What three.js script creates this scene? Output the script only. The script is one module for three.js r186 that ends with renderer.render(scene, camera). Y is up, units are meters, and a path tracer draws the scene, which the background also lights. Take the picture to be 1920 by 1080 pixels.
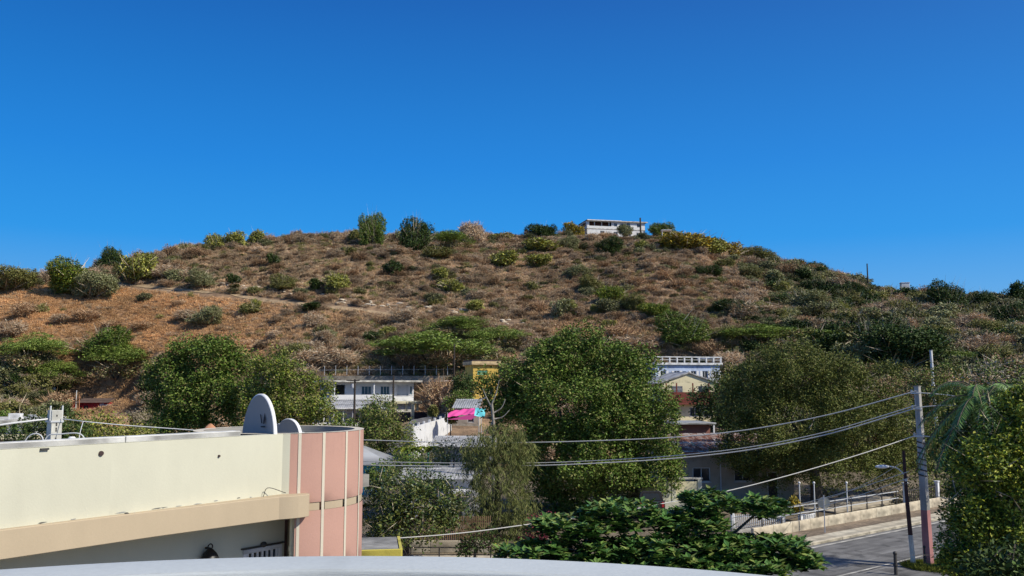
import * as THREE from 'three';
import { mergeGeometries } from 'three/addons/utils/BufferGeometryUtils.js';

// ---------------------------------------------------------------- camera, sky, sun, exposure
const EYE = 9, F = 1663, PITCH = Math.atan(180 / F);
const scene = new THREE.Scene();
const camera = new THREE.PerspectiveCamera(2 * Math.atan(540 / F) * 180 / Math.PI, 16 / 9, 0.1, 6000);
camera.position.set(0, EYE, 0);
camera.rotation.set(PITCH, 0, 0);
const SUN = new THREE.Vector3(0.69, 0.645, 0.32).normalize();
{
  const W = 128, H = 512, d = new Float32Array(W * H * 4), v = new THREE.Vector3();
  // colour of the clear air by height above the horizon (degrees), linear
  const ramp = [[-90, .30, .36, .42], [0, .36, .50, .68], [5, .12, .40, .80], [9, .028, .310, .81], [14, .015, .235, .72], [19, .010, .178, .59], [25, .006, .115, .455], [40, .006, .082, .32], [90, .006, .060, .23]];
  for (let r = 0; r < H; r++) {
    const e = ((r + .5) / H - .5) * 180;
    let k = 0; while (k < ramp.length - 2 && ramp[k + 1][0] < e) k++;
    const a = ramp[k], b = ramp[k + 1], t = Math.min(1, Math.max(0, (e - a[0]) / (b[0] - a[0])));
    for (let c = 0; c < W; c++) {
      const ph = ((c + .5) / W - .5) * 2 * Math.PI, er = e * Math.PI / 180;
      v.set(Math.cos(ph) * Math.cos(er), Math.sin(er), Math.sin(ph) * Math.cos(er));
      const g = Math.acos(Math.min(1, Math.max(-1, v.dot(SUN)))) * 180 / Math.PI, halo = .62 / (1 + (g / 22) ** 2.9);
      const i = (r * W + c) * 4;
      for (let j = 0; j < 3; j++) d[i + j] = a[j + 1] + (b[j + 1] - a[j + 1]) * t + halo * [1, .97, .9][j];
      d[i + 3] = 1;
    }
  }
  const t = new THREE.DataTexture(d, W, H, THREE.RGBAFormat, THREE.FloatType);
  t.mapping = THREE.EquirectangularReflectionMapping; t.magFilter = t.minFilter = THREE.LinearFilter; t.needsUpdate = true;
  scene.background = t; scene.environment = t;
}
const sun = new THREE.DirectionalLight(new THREE.Color(1, .935, .81), 4.6);
sun.position.copy(SUN).multiplyScalar(300).add(new THREE.Vector3(0, 0, -150)); sun.target.position.set(0, 0, -150);
sun.castShadow = true; sun.shadow.mapSize.set(4096, 4096);
Object.assign(sun.shadow.camera, { left: -260, right: 260, top: 260, bottom: -260, near: 1, far: 800 });
scene.add(sun, sun.target);
const renderer = new THREE.WebGLRenderer({ antialias: true });
renderer.toneMapping = THREE.LinearToneMapping;
renderer.toneMappingExposure = 1.0;
renderer.shadowMap.enabled = true;

// ---------------------------------------------------------------- helpers
function rng(seed) { let a = seed >>> 0; return () => { a = (a + 0x6D2B79F5) | 0; let t = Math.imul(a ^ (a >>> 15), 1 | a); t = (t + Math.imul(t ^ (t >>> 7), 61 | t)) ^ t; return ((t ^ (t >>> 14)) >>> 0) / 4294967296; }; }
const clamp = (x, a, b) => Math.min(b, Math.max(a, x)), lerp = (a, b, t) => a + (b - a) * t, ss = (t) => { t = clamp(t, 0, 1); return t * t * (3 - 2 * t); };
const V = (x, y, z) => new THREE.Vector3(x, y, z);
const CP = Math.cos(PITCH), SP = Math.sin(PITCH);
/** world point on the sight line of a place in the photograph, at forward distance d */
function P(px, py, d) { const a = (px - 960) / F, b = (540 - py) / F, k = d / (CP - b * SP); return V(a * k, EYE + (SP + b * CP) * k, -d); }
const HZ = 720;
/** the same place on the level ground */
function G(px, py, y = 0) { const a = (px - 960) / F, b = (540 - py) / F, k = (y - EYE) / (SP + b * CP); return V(a * k, y, -(CP - b * SP) * k); }
function hash(x, y) { let h = Math.imul(x | 0, 374761393) + Math.imul(y | 0, 668265263); h = Math.imul(h ^ (h >>> 13), 1274126177); return ((h ^ (h >>> 16)) >>> 0) / 4294967296; }
function vnoise(x, y, per = 0) {
  const xi = Math.floor(x), yi = Math.floor(y), m = (v) => per ? ((v % per) + per) % per : v, sx = ss(x - xi), sy = ss(y - yi);
  return lerp(lerp(hash(m(xi), m(yi)), hash(m(xi + 1), m(yi)), sx), lerp(hash(m(xi), m(yi + 1)), hash(m(xi + 1), m(yi + 1)), sx), sy);
}
function fbm(x, y, o = 4, per = 0) { let s = 0, a = .5, n = 0; for (let i = 0; i < o; i++) { s += a * vnoise(x, y, per); n += a; a *= .5; x *= 2; y *= 2; per *= 2; } return s / n; }
function tableAt(tab, x) { let k = 0; while (k < tab.length - 2 && tab[k + 1][0] < x) k++; const a = tab[k], b = tab[k + 1], t = clamp((x - a[0]) / (b[0] - a[0]), 0, 1); return (j) => lerp(a[j], b[j], t); }

const used = new Map();
function numbered(n) { const k = used.get(n) ?? 0; used.set(n, k + 1); return k ? n + '_' + String(k).padStart(3, '0') : n; }
function tag(o, label, category, group, kind) { if (label) o.userData.label = label; if (category) o.userData.category = category; if (group) o.userData.group = group; if (kind) o.userData.kind = kind; return o; }
function shade(m) { m.castShadow = m.receiveShadow = true; return m; }
function thing(name, label, category, pos = V(0, 0, 0), turn = 0, group) { const o = new THREE.Group(); o.name = numbered(name); o.position.copy(pos); o.rotation.y = turn; scene.add(o); return tag(o, label, category, group); }
function part(name, geo, mat, parent, x = 0, y = 0, z = 0) { const m = shade(new THREE.Mesh(geo, mat)); m.name = name; m.position.set(x, y, z); parent.add(m); return m; }
function solo(name, geo, mat, label, category, group, kind) { const m = shade(new THREE.Mesh(geo, mat)); m.name = numbered(name); scene.add(m); return tag(m, label, category, group, kind); }
function structure(name, geo, mat) { return solo(name, geo, mat, null, null, null, 'structure'); }
function copyOf(o, label) { const c = o.clone(); c.name = numbered(o.name.replace(/_\d{3}$/, '')); scene.add(c); if (label) c.userData.label = label; return c; }

// boxes with uv in metres and a small chamfer on request
function box(w, h, d) {
  const g = new THREE.BoxGeometry(w, h, d), uv = g.attributes.uv, s = [[d, h], [d, h], [w, d], [w, d], [w, h], [w, h]];
  for (let i = 0; i < 24; i++) { const [a, b] = s[i >> 2]; uv.setXY(i, uv.getX(i) * a, uv.getY(i) * b); }
  return g;
}
function bevelBox(w, h, d, b = .02) {
  const s = new THREE.Shape(); s.moveTo(-w / 2 + b, -h / 2 + b); s.lineTo(w / 2 - b, -h / 2 + b); s.lineTo(w / 2 - b, h / 2 - b); s.lineTo(-w / 2 + b, h / 2 - b); s.closePath();
  const g = new THREE.ExtrudeGeometry(s, { depth: d - 2 * b, bevelEnabled: true, bevelThickness: b, bevelSize: b, bevelSegments: 2 }); g.translate(0, 0, -d / 2 + b); return g;
}
/** wall w x h x t standing on y = 0, centred on x, with openings [x, y, w, h] measured from the centre of its foot */
function wallGeo(w, h, t, holes = []) {
  const s = new THREE.Shape(); s.moveTo(-w / 2, 0); s.lineTo(w / 2, 0); s.lineTo(w / 2, h); s.lineTo(-w / 2, h); s.closePath();
  for (const [x, y, a, b] of holes) { const p = new THREE.Path(); p.moveTo(x - a / 2, y); p.lineTo(x - a / 2, y + b); p.lineTo(x + a / 2, y + b); p.lineTo(x + a / 2, y); p.closePath(); s.holes.push(p); }
  const g = new THREE.ExtrudeGeometry(s, { depth: t, bevelEnabled: false }); g.translate(0, 0, -t); return g;
}
function poly(pts, depth, bevel = 0) {
  const s = new THREE.Shape(pts.map(([x, y]) => new THREE.Vector2(x, y)));
  return new THREE.ExtrudeGeometry(s, { depth, bevelEnabled: bevel > 0, bevelThickness: bevel, bevelSize: bevel, bevelSegments: 1 });
}
const tube = (pts, r, n = 24, k = 6) => new THREE.TubeGeometry(new THREE.CatmullRomCurve3(pts), n, r, k);
/** a tapered limb through pts with radii rs, closed at the end */
function limb(pts, r0, r1, seg = 8, k = 7) {
  const c = new THREE.CatmullRomCurve3(pts), fr = c.computeFrenetFrames(seg), pos = [], idx = [], uv = [];
  for (let i = 0; i <= seg; i++) { const t = i / seg, p = c.getPointAt(t), r = lerp(r0, r1, t); for (let j = 0; j <= k; j++) { const a = j / k * Math.PI * 2, q = p.clone().addScaledVector(fr.normals[i], Math.cos(a) * r).addScaledVector(fr.binormals[i], Math.sin(a) * r); pos.push(q.x, q.y, q.z); uv.push(j / k * 6 * r0, t * c.getLength()); } }
  for (let i = 0; i < seg; i++) for (let j = 0; j < k; j++) { const a = i * (k + 1) + j, b = a + k + 1; idx.push(a, b, a + 1, b, b + 1, a + 1); }
  const g = new THREE.BufferGeometry(); g.setAttribute('position', new THREE.Float32BufferAttribute(pos, 3)); g.setAttribute('uv', new THREE.Float32BufferAttribute(uv, 2)); g.setIndex(idx); g.computeVertexNormals(); return g;
}
/** sheet of corrugated metal, w along x (ribs run along z), l along z, centred */
function corrugated(w, l, pitch = .2, amp = .03) {
  const n = Math.max(4, Math.round(w / pitch) * 4), g = new THREE.PlaneGeometry(w, l, n, 1); g.rotateX(-Math.PI / 2);
  const p = g.attributes.position; for (let i = 0; i < p.count; i++) p.setY(i, amp * Math.sin(p.getX(i) / pitch * Math.PI * 2)); g.computeVertexNormals();
  const uv = g.attributes.uv; for (let i = 0; i < uv.count; i++) uv.setXY(i, uv.getX(i) * w, uv.getY(i) * l); return g;
}
/** hanging cable */
function cable(a, b, sag, r = .02) { const pts = []; for (let i = 0; i <= 20; i++) { const t = i / 20, p = a.clone().lerp(b, t); p.y -= sag * 4 * t * (1 - t); pts.push(p); } return new THREE.TubeGeometry(new THREE.CatmullRomCurve3(pts), 60, r, 5); }

// ---------------------------------------------------------------- textures and materials
function tex(n, fn, rep = 1, srgb = true) {
  const d = new Uint8Array(n * n * 4);
  for (let y = 0; y < n; y++) for (let x = 0; x < n; x++) { const c = fn(x / n, y / n), i = (y * n + x) * 4; for (let j = 0; j < 3; j++) d[i + j] = clamp(Array.isArray(c) ? c[j] : c, 0, 1) * 255; d[i + 3] = 255; }
  const t = new THREE.DataTexture(d, n, n); t.wrapS = t.wrapT = THREE.RepeatWrapping; t.magFilter = THREE.LinearFilter; t.minFilter = THREE.LinearMipmapLinearFilter; if (srgb) t.colorSpace = THREE.SRGBColorSpace; t.repeat.set(rep, rep); t.needsUpdate = true; return t;
}
const plasterT = tex(512, (u, v) => { const n = fbm(u * 6, v * 6, 5, 6), f = hash(u * 512, v * 512), streak = fbm(u * 40, v * 3, 3, 0) * .5; return .90 + .10 * n + .03 * (f - .5) - (streak > .33 ? (streak - .33) * .35 : 0) - (n < .36 ? (.36 - n) * .5 : 0); }, 1 / 5);
const smoothT = tex(512, (u, v) => { const n = fbm(u * 3, v * 3, 5, 3), f = hash(u * 512, v * 512), m = fbm(u * 22 + 4, v * 9, 4, 0); return .945 + .05 * (n - .5) + .02 * (f - .5) + .035 * (m - .5); }, 1 / 6);
const grimeT = tex(512, (u, v) => { const n = fbm(u * 5, v * 5, 6, 5), m = fbm(u * 14 + 3, v * 14, 4, 14); const k = .62 + .5 * n + .18 * (m - .5) + .05 * (hash(u * 512, v * 512) - .5); return [k, k * .985, k * .955]; }, 1 / 3);
const fineT = tex(256, (u, v) => .5 + .5 * (fbm(u * 40, v * 40, 3, 40) - .5) + .25 * (hash(u * 256, v * 256) - .5), 1 / 1.2, false);
const dirtT = tex(512, (u, v) => { const n = fbm(u * 8, v * 8, 5, 8), m = fbm(u * 60, v * 60, 3, 60), s = hash(u * 512, v * 512); const k = .60 + .35 * n + .35 * (m - .5) + .12 * (s - .5); return [k, k * .97, k * .93]; }, 1 / 9);
const asphaltT = tex(512, (u, v) => { const n = fbm(u * 4, v * 4, 5, 4), s = hash(u * 512, v * 512), w = fbm(u * 3 + 9, v * 30, 3, 0); const p = fbm(u * 9 + 3, v * 7, 3, 0); return .60 + .36 * n + .2 * (s - .5) + .34 * (w - .5) - (p > .63 ? .14 : 0); }, 1 / 7);
const barkT = tex(256, (u, v) => { const n = fbm(u * 24, v * 5, 4, 0), m = fbm(u * 6, v * 9, 3, 0); return .45 + .5 * n + .3 * (m - .5); }, 1);
const rustT = tex(512, (u, v) => { const n = fbm(u * 7, v * 2.4, 5, 0), m = fbm(u * 26, v * 9, 4, 0), k = clamp((n - .44) * 5 + (m - .5) * 2, 0, 1); return [lerp(.74, .50, k), lerp(.70, .31, k), lerp(.66, .22, k)]; }, 1 / 4);
const woodT = tex(256, (u, v) => .55 + .4 * fbm(u * 30, v * 3, 4, 0), 1);
const lin = (r, g, b) => new THREE.Color().setRGB(r, g, b);
const std = (c, o = {}) => new THREE.MeshStandardMaterial({ color: c, roughness: .85, side: THREE.DoubleSide, ...o });
const plaster = (r, g, b, o = {}) => std(lin(r, g, b), { map: plasterT, bumpMap: fineT, bumpScale: .006, roughness: .9, ...o });
const concrete = (r, g, b, o = {}) => std(lin(r, g, b), { map: grimeT, bumpMap: fineT, bumpScale: .008, roughness: .92, ...o });
const M = {
  cream: plaster(.69, .675, .53, { map: smoothT, bumpScale: .002 }), ledge: plaster(.56, .45, .305, { map: smoothT, bumpScale: .002 }), pink: plaster(.56, .325, .255, { bumpScale: .003 }), rib: plaster(.74, .67, .53, { map: smoothT, bumpScale: .002 }),
  coping: concrete(.78, .80, .80), white: plaster(.80, .80, .79), offwhite: concrete(.80, .79, .74), balcony: plaster(.57, .61, .61, { bumpScale: .0015 }), balconyInShade: concrete(.15, .165, .19, { bumpScale: .004 }),  // balcony inner wall: grey concrete, its colour darkened to stand for shade
  roofGrey: concrete(.36, .36, .35), dish: std(lin(.30, .31, .32), { roughness: .55 }), dishDark: std(lin(.03, .03, .035)), rimWhite: std(lin(.8, .8, .79), { roughness: .5 }),
  steel: std(lin(.62, .63, .63), { roughness: .45, metalness: .3 }), pipeWhite: std(lin(.62, .63, .61), { roughness: .5 }), black: std(lin(.012, .012, .013), { roughness: .45 }), iron: std(lin(.05, .045, .04), { roughness: .6 }),
  glass: std(lin(.03, .04, .05), { roughness: .08, metalness: 0 }), glassBlue: std(lin(.06, .13, .17), { roughness: .1 }),
  poleConcrete: concrete(.50, .50, .50), poleLight: concrete(.66, .67, .63), polePink: concrete(.46, .215, .215), poleWood: std(lin(.085, .065, .05), { map: woodT }), poleBrown: std(lin(.10, .035, .03), { map: woodT, roughness: .7 }),
  cable: std(lin(.60, .585, .53), { roughness: .6 }), cableDark: std(lin(.16, .16, .16), { roughness: .6 }), cableWhite: std(lin(.8, .79, .75), { roughness: .6 }),
  clay: concrete(.62, .30, .17), bark: std(lin(.26, .215, .17), { map: barkT, bumpMap: barkT, bumpScale: .02 }), barkPale: std(lin(.62, .57, .48), { map: barkT }), barkDark: std(lin(.10, .08, .065), { map: barkT }),
  asphalt: std(lin(.27, .262, .25), { map: asphaltT, bumpMap: fineT, bumpScale: .004, roughness: .9 }), asphaltPale: std(lin(.30, .29, .275), { map: asphaltT, roughness: .92 }), kerb: concrete(.62, .57, .46), paint: concrete(.80, .79, .75),
  dirt: std(lin(.36, .295, .225), { map: dirtT, bumpMap: fineT, bumpScale: .02 }), slab: concrete(.58, .52, .42),
  blue: plaster(.56, .67, .88), yellow: plaster(.82, .55, .12), paleYellow: plaster(.80, .72, .46), redWall: plaster(.42, .03, .035), brownWall: plaster(.30, .13, .10), tan: plaster(.52, .43, .33), wallGrey: concrete(.36, .325, .27), grey: plaster(.46, .47, .50), turquoise: plaster(.07, .48, .60), tin: std(lin(.56, .58, .60), { map: grimeT, roughness: .5, metalness: .25 }), tinPale: std(lin(.56, .57, .585), { map: grimeT, roughness: .55 }), rust: std(lin(.95, .9, .86), { map: rustT, roughness: .85 }), darkRoof: concrete(.13, .09, .08), redBrown: std(lin(.32, .075, .05), { map: woodT }), brownGate: std(lin(.10, .055, .05), { map: woodT, roughness: .7 }), rock: concrete(.60, .53, .43), track: std(lin(.66, .50, .31), { map: dirtT }),
  magenta: std(lin(.86, .10, .36), { roughness: .7 }), cyan: std(lin(.16, .68, .72), { roughness: .6 }), signGreen: std(lin(.01, .28, .20), { roughness: .5 }), signBack: std(lin(.52, .50, .40), { roughness: .6, metalness: .2 }), picketBrown: std(lin(.42, .26, .14), { map: woodT }), canopyYellow: plaster(.62, .54, .10), tankGreen: std(lin(.16, .42, .30), { roughness: .5 }), carPaint: new THREE.MeshPhysicalMaterial({ color: lin(.02, .018, .018), roughness: .35, clearcoat: .8, clearcoatRoughness: .1 }), rubber: std(lin(.02, .02, .02)), tailRed: std(lin(.35, .02, .02), { roughness: .3 }),
};
// ---------------------------------------------------------------- terrain
// crest of the hill along the frame: [px, py of the ground on the crest, its distance, foot distance, foot height]
const RIDGE = [[-400, 560, 225, 165, 2.6], [0, 538, 225, 165, 2.6], [60, 530, 225, 165, 2.6], [100, 532, 227, 165, 2.6], [200, 515, 236, 165, 2.6], [300, 483, 250, 163, 2.6], [400, 470, 262, 160, 4.4], [480, 462, 270, 158, 6], [560, 452, 277, 154, 9], [680, 454, 286, 150, 10], [780, 454, 291, 149, 10], [900, 457, 298, 147, 9.5], [1000, 452, 304, 145, 9], [1100, 450, 310, 143, 9], [1220, 447, 312, 141, 9], [1290, 452, 309, 140, 9], [1380, 477, 300, 138, 8.5], [1450, 495, 290, 135, 8], [1550, 520, 275, 130, 7], [1640, 552, 256, 125, 6.5], [1720, 562, 242, 122, 6], [1800, 572, 232, 120, 6], [1920, 578, 225, 118, 6], [2400, 575, 225, 118, 6]];
const PADS = [];   // level places cut for houses: [x, z, y, inner radius, outer radius]
const pad = (px, d, y, r0, r1) => PADS.push([(px - 960) / F * d, -d, y, r0, r1]);
pad(1155, 316, 60.0, 11, 17); pad(705, 131, 3.6, 11, 19); pad(660, 122, 2.6, 8, 14); pad(1288, 142, 7.6, 9, 16); pad(1285, 115, 4.0, 8, 15); pad(920, 127, 6.6, 6, 12); pad(180, 176, 3.3, 5, 12);
function terrain(x, z) {
  const d = Math.max(1, -z), px = clamp(960 + F * x / Math.max(d, 60), -380, 2380), r = tableAt(RIDGE, px), D = r(2), d0 = r(3), y0 = r(4);
  const Z = EYE + (HZ - r(1)) / F * D;
  let y;
  if (d <= 74) y = 0;
  else if (d < d0) y = y0 * Math.pow((d - 74) / (d0 - 74), 1.2);
  else if (d < D) { const t = (d - d0) / (D - d0); y = y0 + (Z - y0) * (.62 * t + .38 * Math.sin(t * Math.PI / 2)); const k = Math.sin(t * Math.PI); y += k * (4.2 * (fbm(x / 34 + 5, z / 46 + 2, 3) - .5) + 1.2 * (fbm(x / 9, z / 9, 2) - .5)); }
  else { const e = d - D; y = Math.max(2, Z - .10 * e - .0016 * e * e); if (d > 700) y = Math.max(2, y); }
  for (const [ax, az, ay, r0, r1] of PADS) { const q = Math.hypot(x - ax, z - az); if (q < r1) y = lerp(ay, y, ss((q - r0) / (r1 - r0))); }
  return y;
}
/** where the sight line of a place in the photograph meets the hill */
function hit(px, py, from = 76) {
  for (let d = from; d < 330; d += .5) { const p = P(px, py, d); if (p.y <= terrain(p.x, p.z)) { p.y = terrain(p.x, p.z); return p; } }
  const r = tableAt(RIDGE, clamp(px, -380, 2380)), p = P(px, py, r(2)); p.y = terrain(p.x, p.z); return p;
}
// how bare and orange the dry grass stands (1 on the grazed slope at the left and the scar on the right crest)
function orange(px, py) {
  let k = 0;
  const line = tableAt([[0, 528], [200, 530], [300, 540], [440, 556], [600, 575], [760, 590], [900, 612], [1000, 640]], px)(1);
  if (px < 1000 && py > line) k = ss((py - line) / 12) * (1 - .85 * ss((px - 330) / 420)) * (1 - .55 * ss((py - 660) / 60));
  const q = Math.hypot((px - 1632) / 42, (py - 545) / 14); k = Math.max(k, 1 - ss((q - .6) / .7));
  const q2 = Math.hypot((px - 1120) / 130, (py - 618) / 30); k = Math.max(k, .5 * (1 - ss((q2 - .4) / .8)));
  const q3 = Math.hypot((px - 270) / 60, (py - 740) / 26); k = Math.max(k, 1 - ss((q3 - .6) / .6));
  return k;
}
function toPixel(x, y, z) { const yy = y - EYE, f = -z * CP + yy * SP, u = yy * CP + z * SP; return [960 + F * x / f, 540 - F * u / f]; }
{
  const xs = [], zs = [];
  for (let x = -1500; x < -230; x += 60) xs.push(x); for (let x = -230; x <= 230; x += 2) xs.push(x); for (let x = 260; x <= 1500; x += 60) xs.push(x);
  for (let z = 200; z > -60; z -= 20) zs.push(z); for (let z = -60; z >= -345; z -= 1.5) zs.push(z); for (let z = -370; z >= -1800; z -= 60) zs.push(z);
  const nx = xs.length, nz = zs.length, pos = new Float32Array(nx * nz * 3), col = new Float32Array(nx * nz * 3), uv = new Float32Array(nx * nz * 2), idx = [];
  for (let j = 0; j < nz; j++) for (let i = 0; i < nx; i++) {
    const x = xs[i], z = zs[j], y = terrain(x, z), k = j * nx + i; pos.set([x, y, z], k * 3); uv.set([x, z], k * 2);
    let c = [.33, .28, .20];
    if (z < -100) {
      const [px, py] = toPixel(x, y, z), o = clamp(orange(px, py) + (fbm(x / 12, z / 12, 3) - .5) * 1.1, 0, 1), n = fbm(x / 7 + 40, z / 7, 3);
      c = [lerp(.49, .54, o), lerp(.345, .325, o), lerp(.22, .17, o)].map((v) => v * (.5 + 1.0 * n));
      const pale = fbm(x / 5 + 90, z / 5 + 30, 3); if (pale > .66) c = c.map((v, q) => lerp(v, [.66, .57, .44][q], (pale - .66) * 3));
    }
    col.set(c, k * 3);
  }
  for (let j = 0; j < nz - 1; j++) for (let i = 0; i < nx - 1; i++) { const a = j * nx + i; idx.push(a, a + 1, a + nx, a + 1, a + nx + 1, a + nx); }
  const g = new THREE.BufferGeometry(); g.setAttribute('position', new THREE.BufferAttribute(pos, 3)); g.setAttribute('color', new THREE.BufferAttribute(col, 3)); g.setAttribute('uv', new THREE.BufferAttribute(uv, 2)); g.setIndex(idx); g.computeVertexNormals();
  structure('hill_terrain', g, std(lin(1, 1, 1), { vertexColors: true, map: dirtT, bumpMap: fineT, bumpScale: .05, roughness: 1 }));
}
/** a strip of ground laid along pts (world x, z), width w, a little above the terrain */
function strip(pts, w, lift) {
  const c = new THREE.CatmullRomCurve3(pts.map((p) => V(p.x, 0, p.z))), n = Math.ceil(c.getLength() / 1.0), pos = [], uv = [], idx = [], m = 6;
  for (let i = 0; i <= n; i++) { const p = c.getPointAt(i / n), t = c.getTangentAt(i / n), nx = -t.z, nz = t.x; for (let j = 0; j <= m; j++) { const o = (j / m - .5) * w, x = p.x + nx * o, z = p.z + nz * o; pos.push(x, terrain(x, z) + lift, z); uv.push(o, i / n * c.getLength()); } }
  for (let i = 0; i < n; i++) for (let j = 0; j < m; j++) { const a = i * (m + 1) + j, b = a + m + 1; idx.push(a, a + 1, b, a + 1, b + 1, b); }
  const g = new THREE.BufferGeometry(); g.setAttribute('position', new THREE.Float32BufferAttribute(pos, 3)); g.setAttribute('uv', new THREE.Float32BufferAttribute(uv, 2)); g.setIndex(idx); g.computeVertexNormals(); return g;
}
structure('dirt_track', strip([[205, 533], [290, 540], [380, 549], [470, 560], [560, 571], [660, 581], [760, 589]].map(([a, b]) => hit(a, b, 150)), 1.6, .12), M.track);
structure('hill_road', strip([[700, 862, 78], [735, 835, 84], [770, 806, 96], [790, 792, 104], [815, 779, 113], [850, 769, 122], [884, 764, 128]].map(([a, b, d]) => P(a, b, d)), 5.2, .12), M.asphaltPale);
structure('concrete_path', strip([[36, 752], [60, 756], [82, 760]].map(([a, b]) => hit(a, b, 120)), 2.2, .15), M.slab);

// ---------------------------------------------------------------- road in the foreground (level ground)
const RE = V(.781, 0, -.6247), RN = V(-.6247, 0, -.781), RA = G(1540, 1022);       // along the road, across it (away), a point on the far edge line
const onRoad = (t, o, y = 0) => RA.clone().addScaledVector(RE, t).addScaledVector(RN, o).setY(y);
const roadTurn = Math.atan2(-RE.z, RE.x);
function roadStrip(t0, t1, o0, o1, y) { const g = new THREE.PlaneGeometry(t1 - t0, o1 - o0, 1, 1); g.rotateX(-Math.PI / 2); const uv = g.attributes.uv; for (let i = 0; i < uv.count; i++) uv.setXY(i, uv.getX(i) * (t1 - t0), uv.getY(i) * (o1 - o0)); g.rotateY(roadTurn); const c = onRoad((t0 + t1) / 2, (o0 + o1) / 2, y); g.translate(c.x, c.y, c.z); return g; }
structure('road', roadStrip(-60, 110, -5.35, .2, .012), M.asphalt);
structure('driveway', roadStrip(-60, 110, -14, -5.35, .008), M.asphaltPale);
structure('road_edge_line', roadStrip(-60, 110, -.30, -.12, .017), M.paint);
structure('road_edge_line', roadStrip(-60, 110, -5.2, -5.06, .017), M.paint);
{
  const k = new THREE.Group(); k.name = 'pavement'; k.userData.kind = 'structure'; scene.add(k);
  const slabM = [M.kerb, concrete(.58, .53, .43), concrete(.64, .60, .50)];
  for (let i = 0; i < 34; i++) { const m = part('kerb_stone', bevelBox(2.96, .26, .3, .02), M.kerb, k); m.position.copy(onRoad(-20 + i * 3, .36, .03)); m.rotation.y = roadTurn; }
  for (let i = 0; i < 34; i++) { const m = part('paving_slab', box(2.96, .2, 1.0), slabM[i % 3], k); m.position.copy(onRoad(-20 + i * 3, 1.03, .03)); m.rotation.y = roadTurn; }
}
structure('dirt_verge', roadStrip(-30, 90, 1.56, 3.9, .115), M.dirt);
structure('yard_slab', (() => { const a = G(1566, 948), b = G(1688, 948); const g = box(11, .1, 4.2); g.rotateY(roadTurn); const c = onRoad(17, 8.2, .1); g.translate(c.x, c.y, c.z); return g; })(), M.slab);
structure('lower_pavement', (() => { const a = P(905, 1030, 47); const g = box(26, .12, 7); g.translate(-3, .06, -44); return g; })(), M.slab);

// ---------------------------------------------------------------- foliage
const PAL = {
  tree: [[0.1, 0.164, 0.026], [0.125, 0.198, 0.033], [0.069, 0.122, 0.02], [0.169, 0.224, 0.044], [0.213, 0.218, 0.066]],
  almond: [[0.061, 0.14, 0.029], [0.083, 0.174, 0.036], [0.046, 0.106, 0.021], [0.121, 0.202, 0.044], [0.198, 0.246, 0.063]],
  dull: [[0.104, 0.128, 0.025], [0.124, 0.146, 0.029], [0.078, 0.104, 0.021], [0.159, 0.171, 0.04], [0.189, 0.183, 0.053]],
  dark: [[0.048, 0.084, 0.021], [0.062, 0.102, 0.024], [0.04, 0.067, 0.018], [0.083, 0.115, 0.03]],
  lime: [[0.221, 0.285, 0.032], [0.287, 0.317, 0.032], [0.166, 0.222, 0.027], [0.354, 0.348, 0.054], [0.122, 0.169, 0.023]],
  yellow: [[0.429, 0.415, 0.076], [0.36, 0.37, 0.076], [0.283, 0.316, 0.067], [0.498, 0.451, 0.114], [0.215, 0.226, 0.067]],
  gold: [[0.476, 0.34, 0.04], [0.425, 0.323, 0.05], [0.34, 0.281, 0.05], [0.238, 0.221, 0.06]],
  olive: [[0.215, 0.22, 0.064], [0.254, 0.244, 0.076], [0.167, 0.176, 0.051], [0.293, 0.264, 0.102]],
  sage: [[0.253, 0.27, 0.123], [0.297, 0.297, 0.142], [0.209, 0.226, 0.095], [0.352, 0.33, 0.18]],
  mesquite: [[0.215, 0.312, 0.061], [0.26, 0.348, 0.07], [0.169, 0.242, 0.052], [0.317, 0.359, 0.094]],
  dry: [[0.577, 0.433, 0.267], [0.67, 0.513, 0.331], [0.461, 0.331, 0.203], [0.599, 0.41, 0.224], [0.761, 0.627, 0.449]],
  greyTwig: [[0.508, 0.411, 0.285], [0.601, 0.494, 0.351], [0.416, 0.33, 0.228], [0.693, 0.582, 0.426]],
  rusty: [[0.454, 0.295, 0.172], [0.54, 0.366, 0.207], [0.367, 0.236, 0.149], [0.562, 0.425, 0.253]],
  brownTwig: [[0.374, 0.233, 0.14], [0.468, 0.302, 0.174], [0.28, 0.179, 0.104], [0.592, 0.397, 0.243]],
  wispy: [[0.152, 0.174, 0.056], [0.184, 0.2, 0.068], [0.12, 0.145, 0.048], [0.224, 0.221, 0.088]],
  purple: [[.20, .02, .045], [.28, .035, .06], [.12, .015, .03], [.10, .06, .04]],
  bronze: [[0.299, 0.253, 0.187], [0.391, 0.333, 0.253], [0.207, 0.184, 0.11], [0.483, 0.391, 0.308], [0.138, 0.149, 0.066]],
};
const leafy = (rough, spec) => new THREE.MeshPhysicalMaterial({ color: lin(1, 1, 1), vertexColors: true, side: THREE.DoubleSide, roughness: rough, specularIntensity: spec }), leafMat = leafy(.5, .35), leafGloss = leafy(.38, .6), leafDry = leafy(.95, .08);
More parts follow.
